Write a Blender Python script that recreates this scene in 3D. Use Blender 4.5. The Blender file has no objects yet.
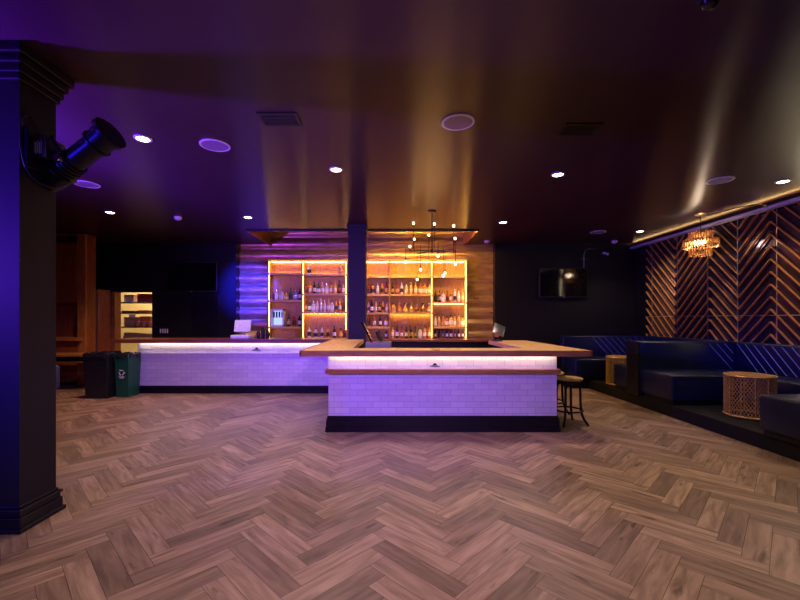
import bpy, math, random
from mathutils import Vector, Matrix
random.seed(7)
R = math.radians
PI = math.pi
scene = bpy.context.scene
COL = scene.collection

# ------------------------------------------------------------------ camera
F = 400.0            # focal length in pixels of an 800 wide frame
EYE = 1.45
cam_d = bpy.data.cameras.new('camera'); cam = bpy.data.objects.new('camera', cam_d); COL.objects.link(cam)
cam.location = (0, 0, EYE); cam.rotation_euler = (R(90), 0, 0)
cam_d.sensor_width = 36; cam_d.lens = 18
cam_d.shift_x = 0.0125; cam_d.shift_y = 0.02375
cam_d.clip_start = 0.05; cam_d.clip_end = 100
scene.camera = cam
# ------------------------------------------------------------------ world, exposure
w = bpy.data.worlds.new('world'); scene.world = w; w.use_nodes = True
w.node_tree.nodes['Background'].inputs[0].default_value = (0.30, 0.18, 0.42, 1)
w.node_tree.nodes['Background'].inputs[1].default_value = 0.004
vs = scene.view_settings
vs.view_transform = 'Standard'; vs.look = 'None'; vs.gamma = 1; vs.exposure = 0.0; vs.use_curve_mapping = False

def lamp(name, kind, loc, target, energy, color, **kw):
    d = bpy.data.lights.new(name, kind); d.energy = energy; d.color = color
    for k, v in kw.items(): setattr(d, k, v)
    o = bpy.data.objects.new(name, d); COL.objects.link(o); o.location = loc
    if target is not None:
        o.rotation_euler = (Vector(target) - Vector(loc)).to_track_quat('-Z', 'Y').to_euler()
    return o
H = 3.30
HP = H - EYE
BLUE = (0.10, 0.05, 1.0); VIOLET = (0.42, 0.16, 1.0); WARM = (1.0, 0.78, 0.58); AMBER = (1.0, 0.55, 0.12)
# the club's stage wash lamps, behind the photographer and at the left wall
lamp('blue_stage_wash', 'SPOT', (-5.2, -0.6, 2.0), (-2.85, 2.75, 1.7), 1000, (0.03, 0.01, 1.0), spot_size=R(50), spot_blend=1, shadow_soft_size=0.12)
lamp('violet_spot_beam', 'SPOT', (-1.75, 3.0, 2.95), (-2.9, 7.8, 0.6), 420, (0.28, 0.10, 1.0), spot_size=R(80), spot_blend=1, shadow_soft_size=0.1)
lamp('violet_stage_wash', 'SPOT', (0.9, -1.8, 3.0), (-1.2, 6.4, 0.3), 850, (0.55, 0.30, 1.0), spot_size=R(60), spot_blend=1, shadow_soft_size=0.15)
lamp('blue_ceiling_wash', 'SPOT', (-4.9, 2.6, 1.9), (-2.7, 3.7, 3.3), 2000, (0.18, 0.03, 1.0), spot_size=R(140), spot_blend=1, shadow_soft_size=0.12)
lamp('blue_bar_wash', 'SPOT', (-3.2, 6.6, 3.1), (-3.5, 9.9, 2.15), 7500, (0.02, 0.02, 1.0), spot_size=R(28), spot_blend=1, shadow_soft_size=0.06)
lamp('blue_booth_wash', 'SPOT', (1.5, 0.6, 3.1), (5.7, 6.25, 0.92), 1100, (0.08, 0.06, 1.0), spot_size=R(13), spot_blend=1, shadow_soft_size=0.1)
lamp('blue_booth_wash', 'SPOT', (1.5, 0.6, 3.1), (5.1, 8.9, 0.85), 1100, (0.08, 0.06, 1.0), spot_size=R(9), spot_blend=1, shadow_soft_size=0.1)

# ------------------------------------------------------------------ materials
MATS = {}
def pmat(name, col, rough=0.5, metal=0.0, col2=None, nscale=8.0, stretch=(1, 1, 1), bump=0.0, bscale=40.0, trans=0.0, coat=0.0, spec=0.5, emit=None, estr=0.0, detail=4, rvar=0.0, c0=0.35, c1=0.65):
    m = bpy.data.materials.new(name); m.use_nodes = True; nt = m.node_tree; N = nt.nodes; L = nt.links
    b = N['Principled BSDF']
    b.inputs['Roughness'].default_value = rough; b.inputs['Metallic'].default_value = metal
    b.inputs['Transmission Weight'].default_value = trans; b.inputs['Coat Weight'].default_value = coat
    b.inputs['Specular IOR Level'].default_value = spec
    if emit: b.inputs['Emission Color'].default_value = (*emit, 1); b.inputs['Emission Strength'].default_value = estr
    tc = N.new('ShaderNodeTexCoord'); mp = N.new('ShaderNodeMapping'); mp.inputs['Scale'].default_value = stretch
    L.new(tc.outputs['Object'], mp.inputs[0])
    ns = N.new('ShaderNodeTexNoise'); ns.inputs['Scale'].default_value = nscale; ns.inputs['Detail'].default_value = detail
    L.new(mp.outputs[0], ns.inputs['Vector'])
    cr = N.new('ShaderNodeValToRGB'); cr.color_ramp.elements[0].position = c0; cr.color_ramp.elements[1].position = c1
    c2 = col2 if col2 else tuple(c * 0.82 for c in col)
    cr.color_ramp.elements[0].color = (*c2, 1); cr.color_ramp.elements[1].color = (*col, 1)
    L.new(ns.outputs['Fac'], cr.inputs[0]); L.new(cr.outputs[0], b.inputs['Base Color'])
    if rvar:
        mr = N.new('ShaderNodeMapRange'); mr.inputs[3].default_value = rough - rvar; mr.inputs[4].default_value = rough + rvar
        L.new(ns.outputs['Fac'], mr.inputs[0]); L.new(mr.outputs[0], b.inputs['Roughness'])
    if bump:
        n2 = N.new('ShaderNodeTexNoise'); n2.inputs['Scale'].default_value = bscale; L.new(mp.outputs[0], n2.inputs['Vector'])
        bp = N.new('ShaderNodeBump'); bp.inputs['Strength'].default_value = bump; bp.inputs['Distance'].default_value = 0.01
        L.new(n2.outputs['Fac'], bp.inputs['Height']); L.new(bp.outputs[0], b.inputs['Normal'])
    MATS[name] = m
    return m
def emat(name, col, s):
    m = bpy.data.materials.new(name); m.use_nodes = True; nt = m.node_tree
    nt.nodes.remove(nt.nodes['Principled BSDF']); e = nt.nodes.new('ShaderNodeEmission')
    e.inputs[0].default_value = (*col, 1); e.inputs[1].default_value = s
    nt.links.new(e.outputs[0], nt.nodes['Material Output'].inputs[0]); MATS[name] = m; return m

pmat('black_paint', (0.005, 0.004, 0.006), 0.55, spec=0.25, bump=0.08, bscale=120, nscale=2)
pmat('pillar_paint', (0.008, 0.0055, 0.010), 0.6, spec=0.3, bump=0.08, bscale=120, nscale=2)
pmat('purple_pillar', (0.013, 0.009, 0.016), 0.55, spec=0.3, bump=0.05, nscale=2)
m_ = pmat('ceiling_paint', (0.042, 0.013, 0.027), 0.31, col2=(0.036, 0.011, 0.023), nscale=1.2, spec=0.55)
b_ = m_.node_tree.nodes['Principled BSDF']; b_.inputs['Anisotropic'].default_value = 0.9      # roller-painted gloss, brushed front to back
tg = m_.node_tree.nodes.new('ShaderNodeCombineXYZ'); tg.inputs[1].default_value = 1.0; m_.node_tree.links.new(tg.outputs[0], b_.inputs['Tangent'])
pmat('speaker_grille', (0.26, 0.20, 0.26), 0.6, nscale=60)
pmat('channel_metal', (0.42, 0.40, 0.44), 0.45, nscale=5)
pmat('black_trim', (0.006, 0.004, 0.009), 0.35, spec=0.3, nscale=5)
pmat('black_metal', (0.012, 0.011, 0.012), 0.35, metal=0.5, nscale=20)
pmat('black_plastic', (0.012, 0.012, 0.014), 0.4, nscale=20)
pmat('screen_glass', (0.004, 0.004, 0.005), 0.06, nscale=3)
pmat('white_plastic', (0.75, 0.73, 0.75), 0.4, nscale=20)
pmat('grey_plastic', (0.25, 0.25, 0.27), 0.4, nscale=20)
pmat('steel', (0.55, 0.55, 0.57), 0.3, metal=1, nscale=10, stretch=(1, 8, 1))
pmat('chrome', (0.75, 0.75, 0.75), 0.12, metal=1, nscale=10)
pmat('wood_light', (0.86, 0.54, 0.22), 0.42, col2=(0.62, 0.34, 0.11), nscale=5, stretch=(1.0, 9, 9), detail=8, spec=0.3)
pmat('wood_light_y', (0.86, 0.54, 0.22), 0.42, col2=(0.62, 0.34, 0.11), nscale=5, stretch=(9, 1.0, 9), detail=8, spec=0.3)
pmat('wood_edge', (0.44, 0.21, 0.05), 0.45, col2=(0.30, 0.13, 0.03), nscale=6, stretch=(1, 8, 8), detail=6)
pmat('wood_red', (0.32, 0.085, 0.025), 0.35, col2=(0.20, 0.048, 0.014), nscale=4, stretch=(8, 8, 1), detail=6, coat=0.2)
pmat('wood_red_h', (0.20, 0.055, 0.022), 0.35, col2=(0.11, 0.028, 0.012), nscale=4, stretch=(1, 8, 8), detail=6, coat=0.2)
pmat('wood_orange', (0.42, 0.16, 0.035), 0.4, col2=(0.26, 0.085, 0.02), nscale=4, stretch=(8, 8, 1), detail=6)
pmat('shelf_wood', (0.42, 0.21, 0.045), 0.5, col2=(0.30, 0.135, 0.026), nscale=5, stretch=(8, 8, 1), detail=6)
pmat('shelf_wood_h', (0.62, 0.37, 0.14), 0.45, col2=(0.46, 0.25, 0.08), nscale=5, stretch=(1, 8, 8), detail=6)
pmat('copper', (0.60, 0.37, 0.15), 0.30, metal=0.65, col2=(0.40, 0.22, 0.09), nscale=3, stretch=(1, 1, 5), rvar=0.07, bump=0.25, bscale=7)
pmat('navy_vinyl', (0.004, 0.007, 0.040), 0.34, col2=(0.0035, 0.0055, 0.031), nscale=3, bump=0.1, bscale=60, spec=0.35)
pmat('pale_line_vinyl', (0.20, 0.22, 0.42), 0.25, nscale=30)
pmat('platform_black', (0.005, 0.004, 0.005), 0.7, spec=0.2, nscale=4)
pmat('gold_slat', (0.68, 0.34, 0.08), 0.36, metal=0.35, col2=(0.50, 0.22, 0.05), nscale=6)
pmat('dark_mirror', (0.10, 0.075, 0.12), 0.14, metal=0.85, col2=(0.05, 0.035, 0.06), nscale=1.3, rvar=0.05)
pmat('rattan', (0.60, 0.38, 0.11), 0.4, metal=0.4, col2=(0.42, 0.24, 0.06), nscale=20)
pmat('seat_wood', (0.70, 0.48, 0.18), 0.4, col2=(0.30, 0.17, 0.06), nscale=10, stretch=(1, 8, 8))
pmat('green_plastic', (0.005, 0.085, 0.035), 0.4, nscale=20)
pmat('bag_plastic', (0.02, 0.02, 0.024), 0.22, nscale=20, bump=0.6, bscale=30)
pmat('cream_wall', (0.72, 0.60, 0.36), 0.6, nscale=3)
pmat('grey_liner', (0.20, 0.16, 0.20), 0.5, nscale=3)
pmat('cable_black', (0.008, 0.008, 0.008), 0.4)
pmat('cardboard', (0.50, 0.30, 0.12), 0.7, nscale=12)
pmat('orange_label', (0.85, 0.28, 0.04), 0.5, nscale=12)
pmat('paper', (0.80, 0.76, 0.66), 0.6, nscale=12)
pmat('blue_fabric', (0.02, 0.025, 0.09), 0.7, nscale=30)
pmat('amber_glass', (0.75, 0.42, 0.12), 0.08, trans=0.6, nscale=3)
emat('lamp_lens', (1.0, 0.80, 0.55), 28)
emat('bulb_glow', (1.0, 0.62, 0.30), 9)
emat('pendant_glow', (1.0, 0.75, 0.45), 22)
emat('led_warm', (1.0, 0.50, 0.10), 50)
emat('led_added_fill', (1.0, 0.52, 0.11), 10)  # glow of the added fill strips under the shelves
emat('led_shelf', (1.0, 0.58, 0.20), 16)
emat('led_cove', (1.0, 0.54, 0.10), 480)
emat('led_white', (1.0, 0.78, 0.72), 19)
emat('cooler_light', (0.35, 0.45, 1.0), 1.6)
emat('led_dot', (0.3, 0.4, 1.0), 3)

def tile_mat():
    m = bpy.data.materials.new('white_tile'); m.use_nodes = True; N = m.node_tree.nodes; L = m.node_tree.links; b = N['Principled BSDF']
    tc = N.new('ShaderNodeTexCoord'); sp = N.new('ShaderNodeSeparateXYZ'); L.new(tc.outputs['Object'], sp.inputs[0])
    ad = N.new('ShaderNodeMath'); ad.operation = 'ADD'; L.new(sp.outputs[0], ad.inputs[0]); L.new(sp.outputs[1], ad.inputs[1])
    cb = N.new('ShaderNodeCombineXYZ'); L.new(ad.outputs[0], cb.inputs[0]); L.new(sp.outputs[2], cb.inputs[1])
    br = N.new('ShaderNodeTexBrick'); L.new(cb.outputs[0], br.inputs['Vector'])
    br.inputs['Scale'].default_value = 1; br.inputs['Brick Width'].default_value = 0.20; br.inputs['Row Height'].default_value = 0.0765
    br.inputs['Mortar Size'].default_value = 0.0022; br.inputs['Mortar Smooth'].default_value = 0.25; br.inputs['Bias'].default_value = 0
    br.inputs['Color1'].default_value = (0.74, 0.70, 0.73, 1); br.inputs['Color2'].default_value = (0.64, 0.60, 0.64, 1); br.inputs['Mortar'].default_value = (0.36, 0.33, 0.36, 1)
    L.new(br.outputs['Color'], b.inputs['Base Color']); b.inputs['Roughness'].default_value = 0.3
    bp = N.new('ShaderNodeBump'); bp.invert = True; bp.inputs['Strength'].default_value = 0.5; bp.inputs['Distance'].default_value = 0.004
    L.new(br.outputs['Fac'], bp.inputs['Height']); L.new(bp.outputs[0], b.inputs['Normal'])
    MATS['white_tile'] = m
tile_mat()
def floor_mat():
    m = bpy.data.materials.new('herringbone_plank'); m.use_nodes = True; N = m.node_tree.nodes; L = m.node_tree.links; b = N['Principled BSDF']
    uv = N.new('ShaderNodeUVMap'); uv.uv_map = 'plank'
    at = N.new('ShaderNodeAttribute'); at.attribute_name = 'tone'
    mp = N.new('ShaderNodeMapping'); mp.inputs['Scale'].default_value = (1.6, 14, 1); L.new(uv.outputs[0], mp.inputs[0])
    n1 = N.new('ShaderNodeTexNoise'); n1.inputs['Scale'].default_value = 1.6; n1.inputs['Detail'].default_value = 7; n1.inputs['Distortion'].default_value = 0.6; L.new(mp.outputs[0], n1.inputs['Vector'])
    mp2 = N.new('ShaderNodeMapping'); mp2.inputs['Scale'].default_value = (2.2, 9, 1); L.new(uv.outputs[0], mp2.inputs[0])
    n2 = N.new('ShaderNodeTexNoise'); n2.inputs['Scale'].default_value = 1.5; n2.inputs['Detail'].default_value = 3; L.new(mp2.outputs[0], n2.inputs['Vector'])
    c1 = N.new('ShaderNodeValToRGB'); e = c1.color_ramp.elements
    e[0].position = 0.25; e[0].color = (0.150, 0.086, 0.056, 1); e[1].position = 0.74; e[1].color = (0.43, 0.280, 0.192, 1)
    L.new(n1.outputs['Fac'], c1.inputs[0])
    c2 = N.new('ShaderNodeValToRGB'); e = c2.color_ramp.elements                       # knots and dark streaks in the timber
    e[0].position = 0.28; e[0].color = (0.33, 0.30, 0.30, 1); e[1].position = 0.37; e[1].color = (1, 1, 1, 1); L.new(n2.outputs['Fac'], c2.inputs[0])
    m1 = N.new('ShaderNodeMixRGB'); m1.blend_type = 'MULTIPLY'; m1.inputs[0].default_value = 0.85; L.new(c1.outputs[0], m1.inputs[1]); L.new(c2.outputs[0], m1.inputs[2])
    c3 = N.new('ShaderNodeValToRGB'); e = c3.color_ramp.elements
    e[0].position = 0; e[0].color = (0.56, 0.52, 0.52, 1); e[1].position = 1; e[1].color = (1.12, 1.10, 1.06, 1); L.new(at.outputs['Fac'], c3.inputs[0])
    m2 = N.new('ShaderNodeMixRGB'); m2.blend_type = 'MULTIPLY'; m2.inputs[0].default_value = 1; L.new(m1.outputs[0], m2.inputs[1]); L.new(c3.outputs[0], m2.inputs[2])
    L.new(m2.outputs[0], b.inputs['Base Color']); b.inputs['Roughness'].default_value = 0.42; b.inputs['Specular IOR Level'].default_value = 0.4
    bp = N.new('ShaderNodeBump'); bp.inputs['Strength'].default_value = 0.12; bp.inputs['Distance'].default_value = 0.004; L.new(n1.outputs['Fac'], bp.inputs['Height']); L.new(bp.outputs[0], b.inputs['Normal'])
    MATS['herringbone_plank'] = m
floor_mat()
pmat('floor_joint', (0.06, 0.04, 0.03), 0.8)

# ------------------------------------------------------------------ mesh helpers
class MB:
    def __init__(s): s.v = []; s.f = []; s.m = []
    def add(s, vs_, fs, mi=0):
        n = len(s.v); s.v += [tuple(v) for v in vs_]
        for f in fs: s.f.append(tuple(i + n for i in f)); s.m.append(mi)
        return s
    def box(s, x0, x1, y0, y1, z0, z1, mi=0):
        v = [(x, y, z) for z in (z0, z1) for y in (y0, y1) for x in (x0, x1)]
        return s.add(v, [(0, 2, 3, 1), (4, 5, 7, 6), (0, 1, 5, 4), (2, 6, 7, 3), (0, 4, 6, 2), (1, 3, 7, 5)], mi)
    def rbox(s, x0, x1, y0, y1, z0, z1, r=0.02, mi=0):      # box with chamfered edges (octagon rounding on all sides)
        import bmesh
        bm = bmesh.new(); bmesh.ops.create_cube(bm, size=1)
        for v in bm.verts: v.co = Vector(((x0+x1)/2 + v.co.x*(x1-x0), (y0+y1)/2 + v.co.y*(y1-y0), (z0+z1)/2 + v.co.z*(z1-z0)))
        bmesh.ops.bevel(bm, geom=bm.edges[:], offset=r, segments=3, affect='EDGES', profile=0.5)
        bm.verts.index_update(); s.add([v.co[:] for v in bm.verts], [[v.index for v in f.verts] for f in bm.faces], mi); bm.free(); return s
    def cyl(s, p0, p1, r0, r1=None, n=16, mi=0, caps=True):
        r1 = r0 if r1 is None else r1
        p0, p1 = Vector(p0), Vector(p1); d = (p1 - p0).normalized(); a = d.orthogonal().normalized(); b = d.cross(a)
        v = []
        for p, r in ((p0, r0), (p1, r1)):
            for i in range(n): t = 2*PI*i/n; v.append(p + a*math.cos(t)*r + b*math.sin(t)*r)
        f = [(i, (i+1) % n, n+(i+1) % n, n+i) for i in range(n)]
        if caps: f += [tuple(range(n))[::-1], tuple(range(n, 2*n))]
        return s.add(v, f, mi)
    def lathe(s, prof, c=(0, 0, 0), n=20, mi=0):             # prof: (r,z) from bottom to top
        v = []; f = []
        for r, z in prof:
            for i in range(n): t = 2*PI*i/n; v.append((c[0]+r*math.cos(t), c[1]+r*math.sin(t), c[2]+z))
        for k in range(len(prof)-1):
            for i in range(n): f.append((k*n+i, k*n+(i+1) % n, (k+1)*n+(i+1) % n, (k+1)*n+i))
        f += [tuple(range(n))[::-1], tuple(range((len(prof)-1)*n, len(prof)*n))]
        return s.add(v, f, mi)
    def tube(s, pts, r, n=8, mi=0, closed=False):
        pts = [Vector(p) for p in pts]; N_ = len(pts); v = []; f = []; prev = None
        for k, p in enumerate(pts):
            if closed: d = pts[(k+1) % N_] - pts[k-1]
            else: d = pts[min(k+1, N_-1)] - pts[max(k-1, 0)]
            d.normalize()
            a = d.orthogonal().normalized() if prev is None else (prev - d*prev.dot(d)).normalized()
            prev = a; b = d.cross(a)
            for i in range(n): t = 2*PI*i/n; v.append(p + a*math.cos(t)*r + b*math.sin(t)*r)
        for k in range(N_ if closed else N_-1):
            k2 = (k+1) % N_
            for i in range(n): f.append((k*n+i, k*n+(i+1) % n, k2*n+(i+1) % n, k2*n+i))
        if not closed: f += [tuple(range(n))[::-1], tuple(range((N_-1)*n, N_*n))]
        return s.add(v, f, mi)
    def prism(s, poly, axis, a0, a1, mi=0):                  # poly in the plane across axis
        def P(u, w_, a): return {'x': (a, u, w_), 'y': (u, a, w_), 'z': (u, w_, a)}[axis]
        n = len(poly); v = [P(u, w_, a0) for u, w_ in poly] + [P(u, w_, a1) for u, w_ in poly]
        f = [(i, (i+1) % n, n+(i+1) % n, n+i) for i in range(n)] + [tuple(range(n))[::-1], tuple(range(n, 2*n))]
        return s.add(v, f, mi)
    def sphere(s, c, r, n=12, k=8, mi=0, sz=1.0):
        prof = [(max(1e-4, r*math.sin(PI*i/k)), -r*sz*math.cos(PI*i/k)) for i in range(k+1)]
        return s.lathe(prof, c, n, mi)
    def rot(s, M, c=(0, 0, 0), start=0):
        c = Vector(c)
        for i in range(start, len(s.v)): s.v[i] = tuple(M @ (Vector(s.v[i]) - c) + c)
        return s
def wloc(o):
    l = Vector((0, 0, 0))
    while o: l += o.location; o = o.parent
    return l
def smooth_path(p, k=6):
    p = [Vector(q) for q in p]; out = []
    for i in range(len(p)-1):
        a, b_, c_, d = p[max(i-1, 0)], p[i], p[i+1], p[min(i+2, len(p)-1)]
        for j in range(k):
            t_ = j/k; out.append(0.5*((2*b_)+(c_-a)*t_+(2*a-5*b_+4*c_-d)*t_*t_+(3*b_-a-3*c_+d)*t_**3))
    return out+[p[-1]]
def obj(name, mb, mats, parent=None, smooth=False, bevel=0.0):
    me = bpy.data.meshes.new(name)
    off = wloc(parent) if parent else Vector((0, 0, 0))
    me.from_pydata([tuple(Vector(v) - off) for v in mb.v], [], mb.f)
    for m in (mats if isinstance(mats, (list, tuple)) else [mats]): me.materials.append(MATS[m])
    me.polygons.foreach_set('material_index', mb.m)
    import bmesh
    bm = bmesh.new(); bm.from_mesh(me); bmesh.ops.recalc_face_normals(bm, faces=bm.faces); bm.to_mesh(me); bm.free()
    if smooth:
        me.polygons.foreach_set('use_smooth', [True]*len(me.polygons)); me.set_sharp_from_angle(angle=R(38))
    me.update()
    o = bpy.data.objects.new(name, me); COL.objects.link(o)
    if parent: o.parent = parent
    if bevel:
        b = o.modifiers.new('bevel', 'BEVEL'); b.width = bevel; b.segments = 2; b.limit_method = 'ANGLE'; b.angle_limit = R(40)
    return o
def tag(o, label, cat, group=None, kind=None):
    o['label'] = label; o['category'] = cat
    if group: o['group'] = group
    if kind: o['kind'] = kind
    return o
def thing(name, label, cat, loc=(0, 0, 0), group=None):
    o = bpy.data.objects.new(name, None); COL.objects.link(o); o.location = loc; o.empty_display_size = 0.1
    return tag(o, label, cat, group)
def struct(name, mb, mats, **kw):
    o = obj(name, mb, mats, **kw); o['kind'] = 'structure'; return o
def dup(root, loc=None, rz=None, label=None, group=None):
    r = root.copy(); COL.objects.link(r)
    if loc is not None: r.location = loc
    if rz is not None: r.rotation_euler = (0, 0, rz)
    if label: r['label'] = label
    if group: r['group'] = group
    for ch in list(root.children):
        c = ch.copy(); COL.objects.link(c); c.parent = r
        for g in ch.children:
            d = g.copy(); COL.objects.link(d); d.parent = c
    return r

# ------------------------------------------------------------------ the room
XL, XR, YB, YF, YBAR = -7.6, 5.97, 9.75, -2.6, 10.0

def build_floor():
    Lp, Wp = 0.64, 0.128; g = 0.0012; s2 = math.sqrt(0.5)
    vs_, fs, uvs, tones = [], [], [], []
    def plank(a0, a1, b0, b1, along_a):
        ca, cb = (a0+a1)/2, (b0+b1)/2
        x, y = (ca - cb)*s2, (ca + cb)*s2
        if not (XL-0.4 < x < XR+0.4 and YF-0.4 < y < YB+0.3): return
        n = len(vs_); t = random.random(); ou, ov = random.random()*40, random.random()*40
        for (a, b) in ((a0+g, b0+g), (a1-g, b0+g), (a1-g, b1-g), (a0+g, b1-g)):
            px, py = (a-b)*s2, (a+b)*s2
            px = min(max(px, XL), XR); py = min(max(py, YF), YB)
            vs_.append((px, py, 0.0))
            uvs.append((a-a0+ou, b-b0+ov) if along_a else (b-b0+ou, a-a0+ov))
        fs.append((n, n+1, n+2, n+3)); tones.append(t)
    for j in range(-18, 19):
        for k in range(-70, 130):
            oa, ob = k*Wp + j*Lp + 0.3, k*Wp - j*Lp - 0.3
            plank(oa, oa+Lp, ob, ob+Wp, True)
            plank(oa+Lp, oa+Lp+Wp, ob+Wp-Lp, ob+Wp, False)
    me = bpy.data.meshes.new('floor')
    n = len(vs_)
    z = -0.003
    vs2 = vs_ + [(XL, YF, z), (XR, YF, z), (XR, YB, z), (XL, YB, z), (XL, YF, -0.1), (XR, YF, -0.1), (XR, YB, -0.1), (XL, YB, -0.1)]
    fs2 = fs + [(n, n+1, n+2, n+3), (n+7, n+6, n+5, n+4), (n, n+4, n+5, n+1), (n+1, n+5, n+6, n+2), (n+2, n+6, n+7, n+3), (n+3, n+7, n+4, n)]
    me.from_pydata(vs2, [], fs2)
    me.materials.append(MATS['herringbone_plank']); me.materials.append(MATS['floor_joint'])
    uv = me.uv_layers.new(name='plank'); at = me.attributes.new('tone', 'FLOAT', 'FACE')
    for i, p in enumerate(me.polygons):
        if i < len(fs):
            at.data[i].value = tones[i]
            for k, li in enumerate(p.loop_indices): uv.data[li].uv = uvs[i*4+k]
        else: p.material_index = 1
    o = bpy.data.objects.new('floor', me); COL.objects.link(o); o['kind'] = 'structure'
build_floor()

# ceiling with the recess over the back bar, whose front lip stands 8.27 m from the camera
TX0, TX1, TY0 = -2.98, 1.84, 8.27
c = MB()
c.box(XL, XR, YF, TY0, H, H+0.5); c.box(XL, TX0, TY0, YBAR+0.1, H, H+0.5); c.box(TX1, XR, TY0, YBAR+0.1, H, H+0.5)
c.box(TX0, TX1, TY0, YBAR+0.1, H+0.32, H+0.5)
struct('ceiling', c, 'ceiling_paint')
struct('trim_1', MB().box(TX1-0.025, TX1, TY0, YBAR-0.06, H-0.03, H+0.32), 'wood_orange')
struct('trim_2', MB().box(TX0, TX0+0.025, TY0, YBAR-0.06, H-0.03, H+0.32), 'wood_orange')
struct('trim_3', MB().box(TX0, TX1, TY0-0.02, TY0, H-0.035, H).box(TX0, TX1, TY0+0.3, TY0+0.36, H+0.03, H+0.1), 'black_trim')

struct('trim_6', MB().box(-0.35, TX1-0.06, TY0+0.03, TY0+0.05, H+0.05, H+0.07), 'led_cove')
struct('wall_left', MB().box(XL-0.15, XL, YF, YB, -0.1, H), 'black_paint')
struct('wall_front', MB().box(XL-0.15, XR+0.15, YF-0.15, YF, -0.1, H), 'black_paint')
struct('wall_right', MB().box(XR+0.06, XR+0.2, YF, YB, -0.1, H), 'black_paint')
DX0, DX1, DZ = -6.74, -5.80, 2.11
BX0, BX1 = -3.78, 2.56
b = MB(); b.box(XL-0.15, DX0, YB, YB+0.2, -0.1, H); b.box(DX1, BX0, YB, YB+0.2, -0.1, H); b.box(DX0, DX1, YB, YB+0.2, DZ, H)
struct('wall_back_left', b, 'black_paint')
struct('wall_back_right', MB().box(BX1, XR+0.2, YB, YB+0.35, -0.1, H), 'black_paint')
# scalloped copper boards behind the bar
prof = []
zz = 0.0
bh = 0.29
while zz < H + 0.35:
    for k in range(7):
        t = k/6
        prof.append((YBAR - 0.004 - 0.07*math.sin(PI*(0.10+0.80*t)), zz + bh*t*0.985))
    zz += bh
prof += [(YBAR+0.12, zz-0.0), (YBAR+0.12, -0.1), (YBAR-0.004, -0.1)]
struct('wall_bar', MB().prism(prof, 'x', BX0+0.02, BX1-0.0), 'copper', smooth=True)
struct('trim_4', MB().box(BX0-0.02, BX0+0.04, YB-0.03, YBAR+0.1, 0, H), 'black_trim')

# ---- big pillar on the left
def pillar(loc, w_, label, mat, base=True, crownh=0.2, d_=None):
    d_ = d_ or w_
    x, y = loc
    t = thing('pillar', label, 'pillar', (x, y, 0))
    obj('shaft', MB().box(x-w_/2, x+w_/2, y-d_/2, y+d_/2, 0, H), mat, t)
    def ring(prof, name):
        m = MB()
        for (e0, z0, z1) in prof:
            m.box(x-w_/2-e0, x+w_/2+e0, y-d_/2-e0, y+d_/2+e0, z0, z1)
        obj(name, m, 'black_trim' if base else mat, t, bevel=0.006)
    if base: ring([(0.030, 0, 0.10), (0.045, 0.001, 0.03), (0.02, 0.10, 0.135), (0.032, 0.135, 0.155), (0.012, 0.155, 0.175)], 'base_molding')
    ring([(0.02, H-crownh, H-crownh*0.8), (0.035, H-crownh*0.8, H-crownh*0.55), (0.055, H-crownh*0.55, H-crownh*0.3), (0.08, H-crownh*0.3, H-0.001)] if base else
         [(0.012, H-crownh, H-crownh*0.85), (0.025, H-crownh*0.3, H-0.001)], 'crown_molding')
    return t
pillar((-2.725, 2.88), 0.39, 'large dark square pillar at the left carrying the black spotlight', 'pillar_paint', True, 0.22, 0.30)
pillar((-0.645, 7.98), 0.345, 'slim purple-black square pillar rising between the bottle shelves', 'purple_pillar', False, 0.2)

# ---- raised seating platform
PX, PZ = 4.15, 0.17
struct('floor_platform', MB().box(PX, XR+0.05, 1.2, YB, 0.001, PZ).box(3.80, PX, 8.35, YB, 0.001, PZ), 'platform_black')
# ---- switches on the back-left wall
t = thing('light_switch_bank', 'row of four small pale light switches on the black wall under the left television', 'light switch', (-5.50, YB-0.008, 1.12))
obj('plate', MB().box(-5.62, -5.38, YB-0.008, YB, 1.08, 1.24), 'black_plastic', t)
for k in range(4): obj('switch', MB().box(-5.60+k*0.056, -5.575+k*0.056, YB-0.016, YB-0.008, 1.11, 1.21), 'white_plastic', t)
# flat access door outlines in the black wall below the TV
struct('door_1', MB().box(-4.83, -4.16, YB-0.012, YB, 0.0, 2.02), 'black_trim', bevel=0.004)

# ------------------------------------------------------------------ counters
def molding(m, x0, x1, y0, y1, h):
    m.box(x0-0.036, x1+0.036, y0-0.045, y1+0.045, 0.0, h*0.3); m.box(x0-0.026, x1+0.026, y0-0.032, y1+0.032, h*0.3, h*0.72)
    m.box(x0-0.022, x1+0.022, y0-0.022, y1+0.022, h*0.72, h*0.86); m.box(x0-0.012, x1+0.012, y0-0.012, y1+0.012, h*0.86, h)
TOP = 1.07; TH = 0.07
IX0, IX1, IY0 = -0.795, 2.155, 5.17
# island base: front and two side runs (a U open to the back)
t = thing('bar_island_base', 'white tiled base of the near bar island with wooden foot rail and black plinth', 'bar counter', (0.68, IY0, 0))
m = MB(); m.box(IX0, IX1, IY0, IY0+0.16, 0, TOP-TH); m.box(IX0, IX0+0.16, IY0+0.16, 7.75, 0, TOP-TH); m.box(IX1-0.16, IX1, IY0+0.16, 7.05, 0, TOP-TH)
obj('tiled_wall', m, 'white_tile', t)
m = MB()
for (a, b_, c_, d) in ((IX0, IX1, IY0, IY0+0.16), (IX0, IX0+0.16, IY0+0.26, 7.65), (IX1-0.16, IX1, IY0+0.26, 7.0)): molding(m, a, b_, c_, d, 0.20)
obj('plinth_molding', m, 'black_trim', t)
m = MB(); m.box(IX0-0.035, IX1+0.03, IY0-0.06, IY0, 0.745, 0.808); m.box(IX0-0.035, IX0, IY0, 7.4, 0.745, 0.808); m.box(IX1, IX1+0.03, IY0, 7.05, 0.745, 0.808)
obj('wooden_rail', m, 'wood_edge', t, bevel=0.008)
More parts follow.
